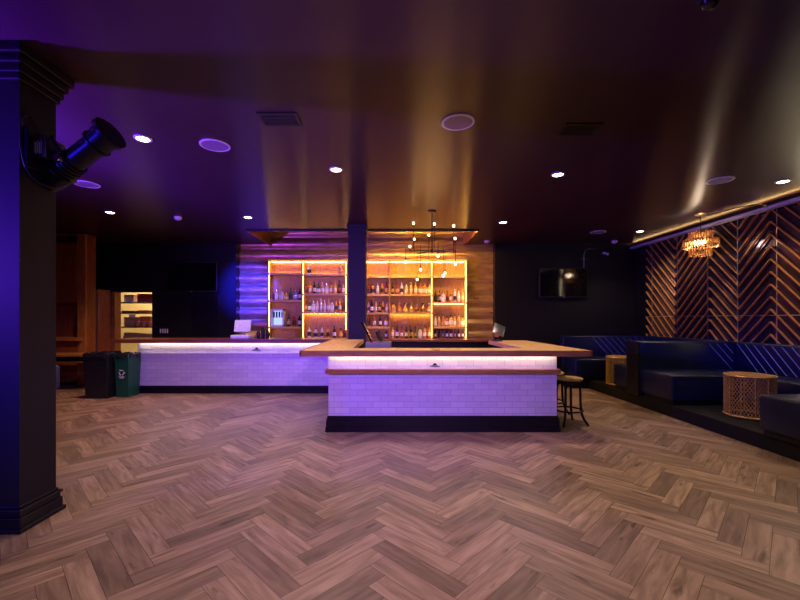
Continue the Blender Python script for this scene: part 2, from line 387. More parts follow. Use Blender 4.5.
m = MB(); m.box(IX0+0.02, IX1-0.02, IY0-0.075, IY0-0.055, TOP-TH-0.012, TOP-TH); obj('light_strip', m, 'led_white', t)
def emblem(t, x, y, z, s=1.0):
    m = MB(); m.box(x-0.085*s, x+0.085*s, y-0.006, y, z, z+0.014*s); m.prism([(x-0.045*s, z+0.022*s), (x+0.045*s, z+0.022*s), (x+0.012*s, z+0.06*s), (x-0.012*s, z+0.06*s)], 'y', y-0.006, y)
    e = obj('emblem', m, 'black_plastic', t); e['label'] = 'tiny black emblem on the tiles'
emblem(t, 0.58, IY0, 0.835, 0.75)
t = thing('bar_worktop', 'pale wooden U-shaped worktop of the near bar island', 'worktop', (0.67, 4.79, TOP-TH))
U = [(-1.08, 4.79), (2.42, 4.79), (2.42, 7.1), (1.75, 7.1), (1.75, 5.25), (-0.49, 5.25), (-0.49, 7.46), (-1.08, 7.46)]
m = MB()
m.box(-1.06, 2.40, 4.81, 5.25, TOP-TH+0.004, TOP); obj('front_slab', m, 'wood_light', t, bevel=0.004)
m = MB(); m.box(-1.06, -0.49, 5.2502, 7.46, TOP-TH+0.004, TOP); obj('side_slab', m, 'wood_light_y', t, bevel=0.004)
m = MB(); m.box(1.75, 2.40, 5.2502, 7.1, TOP-TH+0.004, TOP); obj('side_slab', m, 'wood_light_y', t, bevel=0.004)
m = MB(); m.box(-1.08, 2.42, 4.785, 4.8098, TOP-TH, TOP+0.001); m.box(-1.085, -1.0602, 4.785, 7.46, TOP-TH, TOP+0.001); m.box(2.4002, 2.425, 4.785, 7.12, TOP-TH, TOP+0.001); m.box(1.75, 2.42, 7.1002, 7.12, TOP-TH, TOP+0.001)
obj('edge_band', m, 'wood_edge', t, bevel=0.003)
m = MB(); m.prism([(0.53, 4.82), (0.60, 4.82), (0.66, 5.24), (0.50, 5.24)], 'z', TOP, TOP+0.002); s_ = obj('joint_plate', m, 'wood_edge', t); s_['label'] = 'dark inlay across the worktop joint'
# under-bar unit inside the island
t = thing('underbar_station', 'stainless under-bar ice station inside the bar island', 'bar sink', (0.6, 5.6, 0))
obj('cabinet', MB().box(-0.35, 1.5, 5.36, 5.85, 0.0, 0.86), 'steel', t, bevel=0.01)
obj('backsplash', MB().box(-0.35, 1.5, 5.36, 5.39, 0.86, 0.95), 'steel', t)
obj('ice_lid', MB().box(-0.2, 0.25, 5.42, 5.82, 0.86, 0.89), 'black_plastic', t, bevel=0.008)

# service counter on the left
SY0 = 7.86
t = thing('bar_counter_base', 'long white tiled base of the far left bar counter with black plinth', 'bar counter', (-2.9, SY0, 0))
obj('tiled_wall', MB().box(-4.96, -0.98, SY0, SY0+0.16, 0, TOP-TH).box(-4.96, -4.80, SY0+0.16, SY0+0.50, 0, TOP-TH), 'white_tile', t)
m = MB(); molding(m, -4.96, -0.98, SY0, SY0+0.16, 0.14); obj('plinth_molding', m, 'black_trim', t)
obj('wooden_cap', MB().box(-4.97, -0.98, SY0-0.02, SY0, 0.76, 0.785), 'white_tile', t)
obj('light_strip', MB().box(-4.9, -1.15, SY0-0.06, SY0-0.04, TOP-TH-0.012, TOP-TH), 'led_white', t)
emblem(t, -2.62, SY0, 0.83, 1.0)
t = thing('bar_worktop', 'reddish wooden worktop of the far left bar counter', 'worktop', (-3.1, 7.6, TOP-TH))
obj('slab', MB().box(-5.22, -0.86, 7.49, 7.70, TOP-TH, TOP).box(-5.22, -0.86, 7.70, 8.16, TOP-TH, TOP), 'wood_red_h', t)
obj('edge_band', MB().box(-5.22, -1.09, 7.465, 7.4898, TOP-TH, TOP+0.001), 'wood_red_h', t, bevel=0.003)

# back bar counter under the shelves
BC = 0.985
t = thing('back_bar_counter', 'dark cabinet counter with red wood top standing under the bottle shelves', 'bar counter', (-0.5, 9.3, 0))
obj('cabinet', MB().box(-3.2, 2.45, 9.0, 9.85, 0, BC-0.05), 'black_paint', t)
obj('wood_top', MB().box(-3.22, 2.47, 8.95, 9.85, BC-0.05, BC), 'wood_red_h', t, bevel=0.004)
for k in range(7): 
    x = -3.15+k*0.79
    dd = obj('cabinet_door', MB().box(x, x+0.76, 8.98, 9.0, 0.08, BC-0.08), 'black_trim', t, bevel=0.004)
    obj('handle', MB().box(x+0.68, x+0.70, 8.96, 8.98, 0.6, 0.8), 'steel', dd)

# ------------------------------------------------------------------ bottle shelves
SD = 9.62; S = F/SD      # shelf front plane and its pixels per metre
def SX(px): return round((px-390)/S, 3)
def SZ(py): return round(EYE+(319-py)/S, 3)
SB = 9.90
TOPS = {}
def shelf_unit(label, x0, x1, uprights, bays):
    t = thing('shelf_unit', label, 'shelf', ((x0+x1)/2, SD, BC))
    zt = SZ(259)
    obj('back_panel', MB().box(x0, x1, SB, SB+0.02, BC, zt), 'shelf_wood', t)
    obj('top_board', MB().box(x0-0.02, x1+0.02, SD, SB, zt-0.03, zt), 'shelf_wood_h', t, bevel=0.003)
    for u in uprights: obj('upright', MB().box(u-0.018, u+0.018, SD, SB, BC, zt-0.03), 'shelf_wood', t, bevel=0.003)
    for (a, b_, zs, strips) in bays:
        for q_, z in enumerate(zs):
            if (z, b_) != (zs[-1], R3 if 'R3' in globals() else 0) and not any(abs(st[0]-(z-0.035)) < 0.01 for st in strips): obj('light_strip', MB().box(a+0.03, b_-0.03, SD+0.022, SD+0.034, z-0.036, z-0.0285), 'led_added_fill', t)  # added strip, unseen behind the lip, to brighten the compartment
            obj('shelf_board', MB().box(a+0.019, b_-0.019, SD, SB, z-0.028, z).box(a+0.019, b_-0.019, SD-0.012, SD-0.0005, z-0.048, z), 'shelf_wood_h', t, bevel=0.003)  # board with a front lip added to hide the fill strip
        for z, mname in strips:
            obj('light_strip', MB().box(a+0.03, b_-0.03, SB-0.045, SB-0.03, z-0.010, z), mname, t)
        obj('light_strip', MB().box(a+0.03, b_-0.03, SB-0.03, SB-0.02, zs[0]+0.001, zs[0]+0.009), 'led_warm', t)
    return t
L0, L1, L2 = SX(268), SX(302), SX(347)
zt = SZ(259)-0.03
t = shelf_unit('left amber-lit wooden bottle shelf unit, holding the small cooler', L0, L2, (L0, L1, L2),
    [(L0, L1, (SZ(273), SZ(300), SZ(326.6)), ((zt, 'led_warm'), )),
     (L1, L2, (SZ(274), SZ(293.5), SZ(311.5)), ((zt, 'led_warm'), (SZ(311.5)-0.035, 'led_warm')))])
for u in (L0+0.022, L1+0.022, L2-0.032):
    obj('light_strip', MB().box(u, u+0.007, SD+0.012, SD+0.024, BC+0.02, zt-0.02), 'led_shelf', t)
R0, R1, R2, R3 = SX(364), SX(389.5), SX(433), SX(467)
t = shelf_unit('right amber-lit wooden bottle shelf unit with three bays', R0, R3, (R0, R1, R2, R3),
    [(R0, R1, (SZ(276), SZ(294), SZ(312.5), SZ(326.6)), ((zt, 'led_warm'), )),
     (R1, R2, (SZ(276), SZ(294), SZ(312.5)), ((zt, 'led_warm'), (SZ(312.5)-0.035, 'led_warm'))),
     (R2, R3, (SZ(276), SZ(302), SZ(326.6)), ((zt, 'led_warm'), (SZ(302)-0.035, 'led_shelf')))])
for u in (R2-0.036, R3-0.032):
    obj('light_strip', MB().box(u, u+0.008, SD+0.012, SD+0.024, BC+0.02, zt-0.02), 'led_warm' if u > 1 else 'led_shelf', t)

GLASS = {'amber': (0.75, 0.30, 0.05), 'red': (0.42, 0.06, 0.02), 'clear': (0.85, 0.82, 0.85), 'green': (0.05, 0.22, 0.10), 'blue': (0.15, 0.40, 0.62), 'dark': (0.035, 0.02, 0.02), 'pink': (0.75, 0.38, 0.36), 'gold': (0.95, 0.60, 0.16)}
for k, c_ in GLASS.items(): pmat('glass_'+k, c_, 0.08, trans=0.25 if k != 'dark' else 0.0, nscale=3, coat=0.3)
LBL = {'cream': (0.80, 0.74, 0.60), 'white': (0.85, 0.84, 0.85), 'black': (0.02, 0.02, 0.02), 'tan': (0.55, 0.35, 0.15), 'crimson': (0.45, 0.04, 0.04)}
for k, c_ in LBL.items(): pmat('label_'+k, c_, 0.55, nscale=25, col2=tuple(v*0.6 for v in c_))
CAPS = {'black': 'black_plastic', 'silver': 'chrome', 'gold': 'gold_slat', 'white': 'white_plastic'}
SHAPES = {  # (r,z) profiles for a 0.30 m bottle, label band, cap
    'round': ([(0.001, 0), (0.036, 0.002), (0.038, 0.01), (0.038, 0.17), (0.034, 0.195), (0.018, 0.222), (0.0135, 0.24), (0.0135, 0.285)], (0.05, 0.14), (0.015, 0.27, 0.30), 1),
    'slim': ([(0.001, 0), (0.030, 0.002), (0.032, 0.01), (0.033, 0.19), (0.025, 0.225), (0.013, 0.25), (0.012, 0.31)], (0.06, 0.15), (0.014, 0.30, 0.335), 1),
    'flask': ([(0.001, 0), (0.050, 0.002), (0.052, 0.01), (0.053, 0.15), (0.048, 0.175), (0.02, 0.19), (0.016, 0.20), (0.016, 0.235)], (0.04, 0.13), (0.019, 0.225, 0.255), 0.55),
    'decanter': ([(0.001, 0), (0.040, 0.002), (0.052, 0.03), (0.054, 0.07), (0.044, 0.115), (0.02, 0.15), (0.014, 0.17), (0.014, 0.20)], (0.045, 0.085), (0.024, 0.195, 0.24), 0.9),
    'square': ([(0.001, 0), (0.044, 0.002), (0.045, 0.008), (0.045, 0.185), (0.030, 0.20), (0.016, 0.205), (0.015, 0.25)], (0.05, 0.15), (0.018, 0.235, 0.27), 1)}
BCACHE = {}
def bottle(shape, g, lab, cap, x, y, z, sc, label, group):
    key = (shape, g, lab, cap)
    if key not in BCACHE:
        prof, lb, (cr, c0, c1), flat = SHAPES[shape]
        n = 4 if shape == 'square' else 14
        M = Matrix.Diagonal((1, flat, 1))
        k = 1.25 if shape == 'square' else 1
        t = thing('bottle', label, 'bottle', (0, 0, 0), group)
        mb = MB().lathe([(r*k if (shape == 'square' and r > 0.03) else r, z_) for r, z_ in prof], n=n)
        if n == 4: mb.rot(Matrix.Rotation(PI/4, 3, 'Z'))
        mb.rot(M); obj('glass_body', mb, 'glass_'+g, t, smooth=True)
        lr = max(r for r, z_ in prof if lb[0] <= z_ + 0.03)*k + 0.0012
        mb = MB().lathe([(lr, lb[0]), (lr, lb[1])], n=n)
        if n == 4: mb.rot(Matrix.Rotation(PI/4, 3, 'Z'))
        mb.rot(M); obj('paper_label', mb, 'label_'+lab, t, smooth=True)
        obj('cap', MB().lathe([(cr, c0), (cr, c1)], n=10), CAPS[cap], t, smooth=True)
        BCACHE[key] = t; t.location = (x, y, z); t.scale = (sc, sc, sc)
        return t
    r = dup(BCACHE[key], (x, y, z), None, label, group); r.scale = (sc, sc, sc); return r
ORD = ['first', 'second', 'third', 'fourth', 'fifth', 'sixth', 'seventh', 'eighth', 'ninth', 'tenth', 'eleventh', 'twelfth', 'thirteenth']
SHN = {'round': 'round', 'slim': 'slim', 'flask': 'broad flat', 'decanter': 'bulbous', 'square': 'square'}
SHELFW = {'square': 0.056, 'flask': 0.053, 'decanter': 0.054, 'round': 0.038, 'slim': 0.033}
def row(z, items, where, y=SD+0.12, k=1.0):
    for i, (px, shape, g, lab, cap, sc) in enumerate(items):
        pos = 'only' if len(items) == 1 else (ORD[i] + ' from left')
        lb = f"{SHN[shape]} {g} bottle, {pos}, {where}"
        bottle(shape, g, lab, cap, SX(px), y, z+0.001, sc*k, lb, 'bottles, ' + where)
K = 0.78
def mk(x0, x1, specs):
    n = len(specs); out = []
    shp = {'r': 'round', 's': 'slim', 'f': 'flask', 'd': 'decanter', 'q': 'square'}
    gl = {'a': 'amber', 'r': 'red', 'c': 'clear', 'g': 'green', 'b': 'blue', 'k': 'dark', 'p': 'pink', 'y': 'gold'}
    lb = {'c': 'cream', 'w': 'white', 'k': 'black', 't': 'tan', 'r': 'crimson'}
    cp = {'k': 'black', 's': 'silver', 'g': 'gold', 'w': 'white'}
    for i, s in enumerate(specs):
        px = x0 + (x1-x0)*i/max(1, n-1)
        out.append((px, shp[s[0]], gl[s[1]], lb[s[2]], cp[s[3]], round(random.uniform(0.93, 1.03), 2)))
    return out
row(SZ(300), mk(271.0, 298.8, ['rrkk', 'qcws', 'fcws', 'dyws', 'rgkk', 'fbws', 'rkwk']), 'shelf above the small cooler')
row(SZ(326.6), mk(287.3, 298.5, ['rktk', 'rrkg', 'rkcg']), 'beside the small cooler')
row(SZ(274), mk(308.2, 340, ['fcks', 'fptk']), 'top shelf left of the pillar')
row(SZ(293.5), mk(305.0, 342.8, ['frkk', 'racg', 'rkyk' if False else 'rkck', 'fgwk', 'rpws', 'fcws', 'rack', 'rycg', 'skrk', 'rpwk']), 'upper shelf left of the pillar')
row(SZ(311.5), mk(305.0, 343.0, ['rrtg', 'rgwk', 'fcws', 'rcws', 'scws', 'rcws', 'rpws', 'qcwk', 'rakk', 'racg', 'rrkk']), 'lower shelf left of the pillar')
row(BC, mk(308.5, 340, ['qcks', 'fckk', 'rcks', 'rakk', 'rkwk', 'dapk' if False else 'datk']), 'back counter left of the pillar')
row(SZ(294), mk(368.3, 386.6, ['frkk', 'fakk', 'rccg', 'rakk', 'rrtk']), 'upper shelf right of the pillar')
row(SZ(312.5), mk(368.0, 386.8, ['rpkk', 'rkwk', 'spwk', 'rktg', 'sakk', 'rpck']), 'middle shelf right of the pillar')
row(SZ(326.6), mk(368.3, 386.0, ['rrkk', 'racg', 'rkwk', 'fawk']), 'low shelf behind the cash register')
row(BC, mk(379, 386.0, ['rkws', 'rkws']), 'counter behind the cash register', k=K)
row(SZ(294), mk(392.6, 430.0, ['rktk', 'rrtk', 'rcks', 'rcwk', 'rycw', 'rycg', 'facg', 'facg', 'fagg' if False else 'fycg']), 'upper shelf of the middle bay')
row(SZ(312.5), mk(393.5, 429.5, ['fytk', 'datg', 'dycs', 'dyts', 'daks', 'daks', 'dacs']), 'lower shelf of the middle bay')
row(BC, mk(392.6, 429.8, ['rpwk', 'rkwk', 'rrws', 'rkwk', 'rktk', 'rkyk' if False else 'rgtk', 'qcws', 'rpwk', 'rack']), 'counter of the middle bay')
row(SZ(302), mk(436.2, 463.5, ['rkkk', 'rktk', 'fcws', 'rrkk', 'racg', 'scks', 'scws', 'sycg']), 'middle shelf of the rightmost bay')
row(SZ(326.6), mk(435.8, 463.5, ['rcwk', 'rytk', 'ratk', 'fack', 'qyck', 'ryws', 'rytk', 'fywk']), 'low shelf of the rightmost bay')
row(BC, mk(435.8, 463.6, ['rkwk', 'rkkk', 'rgtk', 'rkwk', 'qkws', 'rktk', 'rkck', 'rkwk']), 'counter of the rightmost bay', k=K)
bottle('round', 'red', 'black', 'black', SX(345.6), 9.45, BC+0.001, 1.0, 'dark red bottle on the back counter touching the pillar from the left', 'bottles on the back counter')
# the small lit cooler
x0, x1, z0, z1 = SX(270), SX(283.5), SZ(326.6)+0.001, SZ(309)
t = thing('bottle_cooler', 'small blue-lit glass-fronted cooler on the shelf above the counter', 'cooler', ((x0+x1)/2, SD+0.1, z0))
m = MB(); m.box(x0, x1, SD+0.23, SD+0.25, z0, z1); m.box(x0, x0+0.03, SD, SD+0.23, z0, z1); m.box(x1-0.03, x1, SD, SD+0.23, z0, z1); m.box(x0, x1, SD, SD+0.23, z0, z0+0.04); m.box(x0, x1, SD, SD+0.23, z1-0.04, z1)
obj('case', m, 'white_plastic', t, bevel=0.004)
obj('light_panel', MB().box(x0+0.031, x1-0.031, SD+0.215, SD+0.229, z0+0.041, z1-0.041), 'cooler_light', t)
obj('wire_shelf', MB().box(x0+0.031, x1-0.031, SD+0.03, SD+0.21, (z0+z1)/2, (z0+z1)/2+0.01), 'steel', t)
for k in range(4):
    obj('chilled_bottle', MB().cyl((x0+0.062+k*0.066, SD+0.12, (z0+z1)/2+0.011), (x0+0.062+k*0.066, SD+0.12, z1-0.06), 0.022, n=10), 'glass_dark', t)

# bar tools on the back-left counter, tray of the copper-wall end
for dx, h_, lb in ((-0.09, 0.15, 'short dark cocktail shaker, nearest the pale-backed till'), (0.0, 0.22, 'tallest dark cocktail shaker, middle of three beside the till'), (0.09, 0.17, 'dark cocktail shaker farthest right of the till')):
    t = thing('cocktail_shaker', lb, 'shaker', (-2.47+dx, 7.78, TOP+0.001), 'cocktail shakers on the far counter')
    obj('cup', MB().lathe([(0.001, 0), (0.032, 0.001), (0.040, h_*0.65), (0.036, h_*0.72)], (-2.47+dx, 7.78, TOP+0.001)), 'black_metal', t, smooth=True)
    obj('cap', MB().lathe([(0.035, h_*0.721), (0.030, h_*0.85), (0.018, h_), (0.001, h_+0.005)], (-2.47+dx, 7.78, TOP+0.001)), 'black_metal', t, smooth=True)
# tills
t = thing('point_of_sale_till', 'pale-backed tilted till screen on the far left bar counter', 'till', (-2.85, 7.8, TOP+0.002))
obj('cash_base', MB().rbox(-3.06, -2.70, 7.66, 7.98, TOP+0.002, TOP+0.07, 0.012), 'white_plastic', t, smooth=True)
m = MB().cyl((-2.88, 7.86, TOP+0.07), (-2.88, 7.86, TOP+0.16), 0.04); obj('stand', m, 'grey_plastic', t, smooth=True)
m = MB().rbox(-3.05, -2.73, 7.82, 7.86, TOP+0.125, TOP+0.36, 0.012); m.rot(Matrix.Rotation(R(-16), 3, 'X'), (-2.88, 7.84, TOP+0.2)); obj('screen_back', m, 'white_plastic', t, smooth=True)
m = MB().box(-3.03, -2.75, 7.861, 7.866, TOP+0.15, TOP+0.34); m.rot(Matrix.Rotation(R(-16), 3, 'X'), (-2.88, 7.84, TOP+0.2)); obj('screen', m, 'screen_glass', t)

UB = 1.012
t = thing('cash_register', 'dark purple-lit cash register with tilted screen standing behind the island worktop', 'till', (-0.17, 6.0, 0.0))
obj('stand_cabinet', MB().box(-0.40, 0.10, 5.98, 6.42, 0.0, 1.0), 'black_paint', t)
obj('cash_drawer', MB().rbox(-0.37, 0.02, 5.99, 6.4, 1.0, 1.10, 0.01), 'grey_liner', t, smooth=True)
m = MB().rbox(-0.29, -0.255, 6.0, 6.33, 1.13, 1.47, 0.01); m.rot(Matrix.Rotation(R(-28), 3, 'Y'), (-0.2, 6.1, 1.12)); obj('tilted_screen', m, 'screen_glass', t, smooth=True)
obj('neck', MB().cyl((-0.13, 6.16, 1.10), (-0.20, 6.16, 1.26), 0.03), 'black_plastic', t, smooth=True)
t = thing('receipt_printer', 'small grey receipt printer on the island ledge in front of the cash register', 'printer', (-0.1, 5.7, 0.86))
obj('case', MB().rbox(-0.28, 0.06, 5.45, 5.75, 0.8905, 1.02, 0.012), 'grey_liner', t, smooth=True)
obj('paper_slot', MB().box(-0.2, 0.0, 5.55, 5.57, 1.0202, 1.024), 'black_plastic', t)
t = thing('payment_terminal', 'silver tilted payment tablet on a curved stand at the right arm of the island', 'till', (1.7, 6.3, 1.0))
t.location = (0, 0, 0)
obj('foot', MB().lathe([(0.001, 0), (0.09, 0.001), (0.09, 0.012), (0.02, 0.02), (0.001, 0.02)], (1.9, 6.2, TOP+0.001)), 'black_plastic', t, smooth=True)
m = MB().tube([(1.88, 6.2, TOP+0.02), (1.85, 6.2, TOP+0.06), (1.84, 6.2, TOP+0.10), (1.88, 6.2, TOP+0.15)], 0.018); obj('curved_stand', m, 'chrome', t, smooth=True)
m = MB().rbox(1.80, 2.0, 6.08, 6.11, TOP+0.10, TOP+0.30, 0.012); m.rot(Matrix.Rotation(R(22), 3, 'Y') @ Matrix.Rotation(R(-30), 3, 'X'), (1.9, 6.1, TOP+0.18)); obj('tablet', m, 'steel', t, smooth=True)
m = MB(); m.cyl((1.86, 6.05, TOP+0.12), (1.86, 6.20, TOP+0.12), 0.045, n=18); obj('scanner_ring', m, 'wood_orange', t, smooth=True)
t.location = (-0.06, 0.68, 0)
t = thing('bar_mat', 'long black rubber bar mat beside the right arm of the island', 'mat', (1.0, 5.5, 0.862))
m = MB(); m.box(0.42, 1.45, 5.44, 5.74, 0.8605, 0.875)
for k in range(12): m.box(0.45+k*0.083, 0.47+k*0.083, 5.46, 5.72, 0.875, 0.883)
obj('ribbed_mat', m, 'black_plastic', t)

# ------------------------------------------------------------------ televisions
def tv(px0, px1, py0, py1, label):
    k = (YB-0.1)/F; x0, x1 = (px0-390)*k, (px1-390)*k; z1, z0 = EYE+(319-py0)*k, EYE+(319-py1)*k
    t = thing('television', label, 'television', ((x0+x1)/2, YB-0.05, (z0+z1)/2))
    obj('frame', MB().rbox(x0, x1, YB-0.1, YB-0.055, z0, z1, 0.008), 'black_plastic', t, smooth=True)
    obj('screen', MB().box(x0+0.02, x1-0.02, YB-0.103, YB-0.1, z0+0.03, z1-0.02), 'screen_glass', t)
    obj('wall_mount', MB().box((x0+x1)/2-0.15, (x0+x1)/2+0.15, YB-0.055, YB, z0+0.2, z1-0.2), 'black_metal', t)
    obj('badge', MB().box((x0+x1)/2-0.02, (x0+x1)/2+0.02, YB-0.104, YB-0.1002, z0+0.008, z0+0.018), 'white_plastic', t)
tv(166, 217, 262, 292, 'black wide-screen television on the blue-lit wall left of the bar')
tv(539.5, 588, 268, 297.5, 'black wide-screen television on the dark wall right of the bar')
t = thing('cable_conduit', 'thin metal conduit bending up from the right television', 'conduit', (4.75, YB-0.02, 2.6))
obj('pipe', MB().tube([(4.70, YB-0.05, 2.70), (4.70, YB-0.05, 3.0), (4.74, YB-0.05, 3.12), (4.84, YB-0.05, 3.15), (4.98, YB-0.05, 3.15)], 0.014), 'steel', t, smooth=True)
obj('pipe_clip', MB().box(4.67, 4.73, YB-0.05, YB, 2.9, 2.92), 'steel', t)

# ------------------------------------------------------------------ ceiling fittings
def cpos(px, py): d = HP*F/(319-py); return ((px-390)/F*d, d)
proto = None
LIGHTS = [((143, 138), 'recessed ceiling light nearest the big pillar, right of the black spotlight'), ((336, 169), 'recessed ceiling light above the left end of the island'),
          ((558, 174), 'recessed ceiling light above the right end of the island'), ((783, 181), 'recessed ceiling light at the far right edge of the photo'),
          ((110, 212), 'recessed ceiling light over the rubbish bins'), ((248, 217), 'recessed ceiling light before the left end of the back bar'),
          ((503, 222), 'recessed ceiling light to the right of the bulb chandelier'), ((640, 231), 'recessed ceiling light in the far right corner by the chevron wall')]
pts = [(cpos(*p), l) for p, l in LIGHTS]
for x, y in ((-0.9, 1.5), (2.15, 1.5), (4.6, 2.2), (-2.0, -1.0), (2.0, -1.0)): pts.append(((x, y), None))
for i, ((x, y), lb) in enumerate(pts):
    if lb:
        if proto is None:
            proto = thing('recessed_light', lb, 'ceiling light', (0, 0, H), 'recessed ceiling lights')
            obj('trim_ring', MB().lathe([(0.062, -0.001), (0.085, -0.003), (0.085, -0.012), (0.062, -0.014), (0.062, -0.001)], (0, 0, H), 28), 'white_plastic', proto, smooth=True)
            obj('lens', MB().lathe([(0.001, -0.009), (0.058, -0.009), (0.060, -0.002), (0.001, -0.002)], (0, 0, H), 24), 'lamp_lens', proto, smooth=True)
            proto.location = (x, y, H)
        else: dup(proto, (x, y, H), None, lb)
    en = (240 if 'bins' in lb else 140 if 'of the island' in lb else 80) if lb else 95
    lamp('downlight_beam', 'SPOT', (x, y, H-0.03), (x, y, 0), en, WARM if x > -3 else (1.0, 0.6, 0.35), spot_size=R(125), spot_blend=0.6, shadow_soft_size=0.06)
proto = None
for (p, lb, r) in [((215, 145), 'round purple-lit ceiling speaker between the two nearest left lights', 0.15), ((458, 122), 'round pale ceiling speaker in the middle, nearest the camera', 0.15),
                ((87, 184), 'round blue-lit ceiling speaker below the black spotlight', 0.14), ((720, 180), 'round dim ceiling speaker above the crystal pendant', 0.14), ((598, 232), 'small round ceiling speaker above the right television', 0.14)]:
    x, y = cpos(*p)
    if proto is None:
        proto = thing('ceiling_speaker', lb, 'speaker', (0, 0, H), 'ceiling speakers')
        obj('rim', MB().lathe([(r*0.9, -0.001), (r*1.03, -0.002), (r*1.03, -0.010), (r*0.9, -0.012), (r*0.9, -0.001)], (0, 0, H), 32), 'white_plastic', proto, smooth=True)
        obj('grille', MB().lathe([(0.001, -0.008), (r*0.89, -0.008), (r*0.89, -0.001), (0.001, -0.001)], (0, 0, H), 32), 'speaker_grille', proto, smooth=True)
        proto.location = (x, y, H)
    else: dup(proto, (x, y, H), None, lb)
for (p, lb) in [((280, 119), 'slatted air vent in the ceiling toward the left'), ((579, 129), 'slatted air vent in the ceiling toward the right')]:
    x, y = cpos(*p)
    t = thing('air_vent', lb, 'air vent', (x, y, H), 'ceiling air vents')
    m = MB(); a, b_ = 0.18, 0.12
    m.box(x-a, x+a, y-b_, y-b_+0.025, H-0.012, H-0.001); m.box(x-a, x+a, y+b_-0.025, y+b_, H-0.012, H-0.001); m.box(x-a, x-a+0.025, y-b_+0.025, y+b_-0.025, H-0.012, H-0.001); m.box(x+a-0.025, x+a, y-b_+0.025, y+b_-0.025, H-0.012, H-0.001)
    obj('frame', m, 'black_plastic', t)
    m = MB()
    for k in range(7): m.box(x-a+0.03, x+a-0.03, y-b_+0.035+k*0.026, y-b_+0.047+k*0.026, H-0.011, H-0.002)
    obj('slats', m, 'black_plastic', t)
for (p, lb) in [((178, 217), 'small purple-lit smoke detector between two left ceiling lights'), ((487, 241), 'small smoke detector near the copper wall right of the bar'), ((609, 243), 'small smoke detector in front of the far right black wall')]:
    x, y = cpos(*p); y = min(y, 9.5)
    t = thing('smoke_detector', lb, 'smoke detector', (x, y, H), 'smoke detectors')
    obj('housing', MB().lathe([(0.001, -0.055), (0.04, -0.054), (0.062, -0.035), (0.07, -0.001), (0.001, -0.001)], (x, y, H), 24), 'white_plastic', t, smooth=True)
    obj('sensor_cap', MB().lathe([(0.001, -0.07), (0.02, -0.068), (0.025, -0.0552), (0.001, -0.0552)], (x, y, H), 16), 'grey_plastic', t, smooth=True)
x, y = cpos(710, -5)
t = thing('dome_camera', 'small glossy security dome camera at the top right of the ceiling', 'camera', (x, y, H))
obj('mount', MB().cyl((x, y, H-0.03), (x, y, H-0.001), 0.06, n=24), 'black_plastic', t, smooth=True)
obj('dome', MB().sphere((x, y, H-0.035), 0.048, 20, 10), 'screen_glass', t, smooth=True)
# small wall camera in the far right corner
t = thing('security_camera', 'small white security camera on the black wall right of the television', 'camera', (5.2, YB-0.06, 3.05))
obj('bracket', MB().box(5.18, 5.22, YB-0.06, YB, 3.03, 3.07), 'white_plastic', t); obj('body', MB().cyl((5.2, YB-0.2, 3.0), (5.2, YB-0.06, 3.05), 0.028), 'white_plastic', t, smooth=True)

# bulb chandelier over the bar
CY = 6.85; k = CY/F
def CH(px, py): return ((px-390)*k, EYE+(319-py)*k)
cx, _ = CH(432, 211); hubz = CH(0, 251)[1]
t = thing('bulb_chandelier', 'black branching chandelier with many small glowing bulbs hanging over the bar', 'chandelier', (cx, CY, H))
obj('canopy', MB().lathe([(0.001, -0.03), (0.07, -0.028), (0.075, -0.001), (0.001, -0.001)], (cx, CY, H)), 'black_metal', t, smooth=True)
obj('stem', MB().cyl((cx, CY, H-0.03), (cx, CY, hubz), 0.008), 'black_metal', t, smooth=True)
obj('hub', MB().sphere((cx, CY, hubz), 0.035), 'black_metal', t, smooth=True)
ARMS = [(412.7, 229, 250, -0.22, 1), (415, 239, 254, 0.25, 1), (420, 246, 268, -0.12, -1), (430.5, 234, 262, 0.30, 1), (435.2, 225, 250, 0.12, 1), (441, 250, 275, -0.30, -1),
        (446.8, 248, 269, 0.22, -1), (452, 231, 256, -0.18, 1), (410, 249, 252, 0.02, 1), (456, 240, 254, 0.10, 1), (418.5, 250, 275, 0.33, -1), (436, 246, 256, -0.30, -1), (455, 250, 262, -0.05, -1), (405.5, 248, 260, -0.1, -1)]
for (px, y0, y1, dy, up) in ARMS:
    ax = CH(px, 0)[0]; za, zb = CH(0, y0)[1], CH(0, y1)[1]
    zj = min(max(hubz, min(za, zb)), max(za, zb))
    br = obj('arm', MB().tube([(cx, CY, hubz), (ax, CY+dy, hubz), ], 0.005, 6).cyl((ax, CY+dy, min(zb, hubz)), (ax, CY+dy, max(za, hubz)), 0.005, n=6), 'black_metal', t, smooth=True)
    ze = max(za, hubz) if up > 0 else min(zb, hubz)
    obj('socket', MB().cyl((ax, CY+dy, ze-0.02), (ax, CY+dy, ze+0.02), 0.013, n=10), 'black_metal', br, smooth=True)
    obj('bulb', MB().sphere((ax, CY+dy, ze+up*0.045), 0.020, 12, 8, sz=1.2), 'bulb_glow', br, smooth=True)
lamp('chandelier_glow', 'POINT', (cx, CY, hubz-0.25), None, 22, (1.0, 0.48, 0.14), shadow_soft_size=0.35)

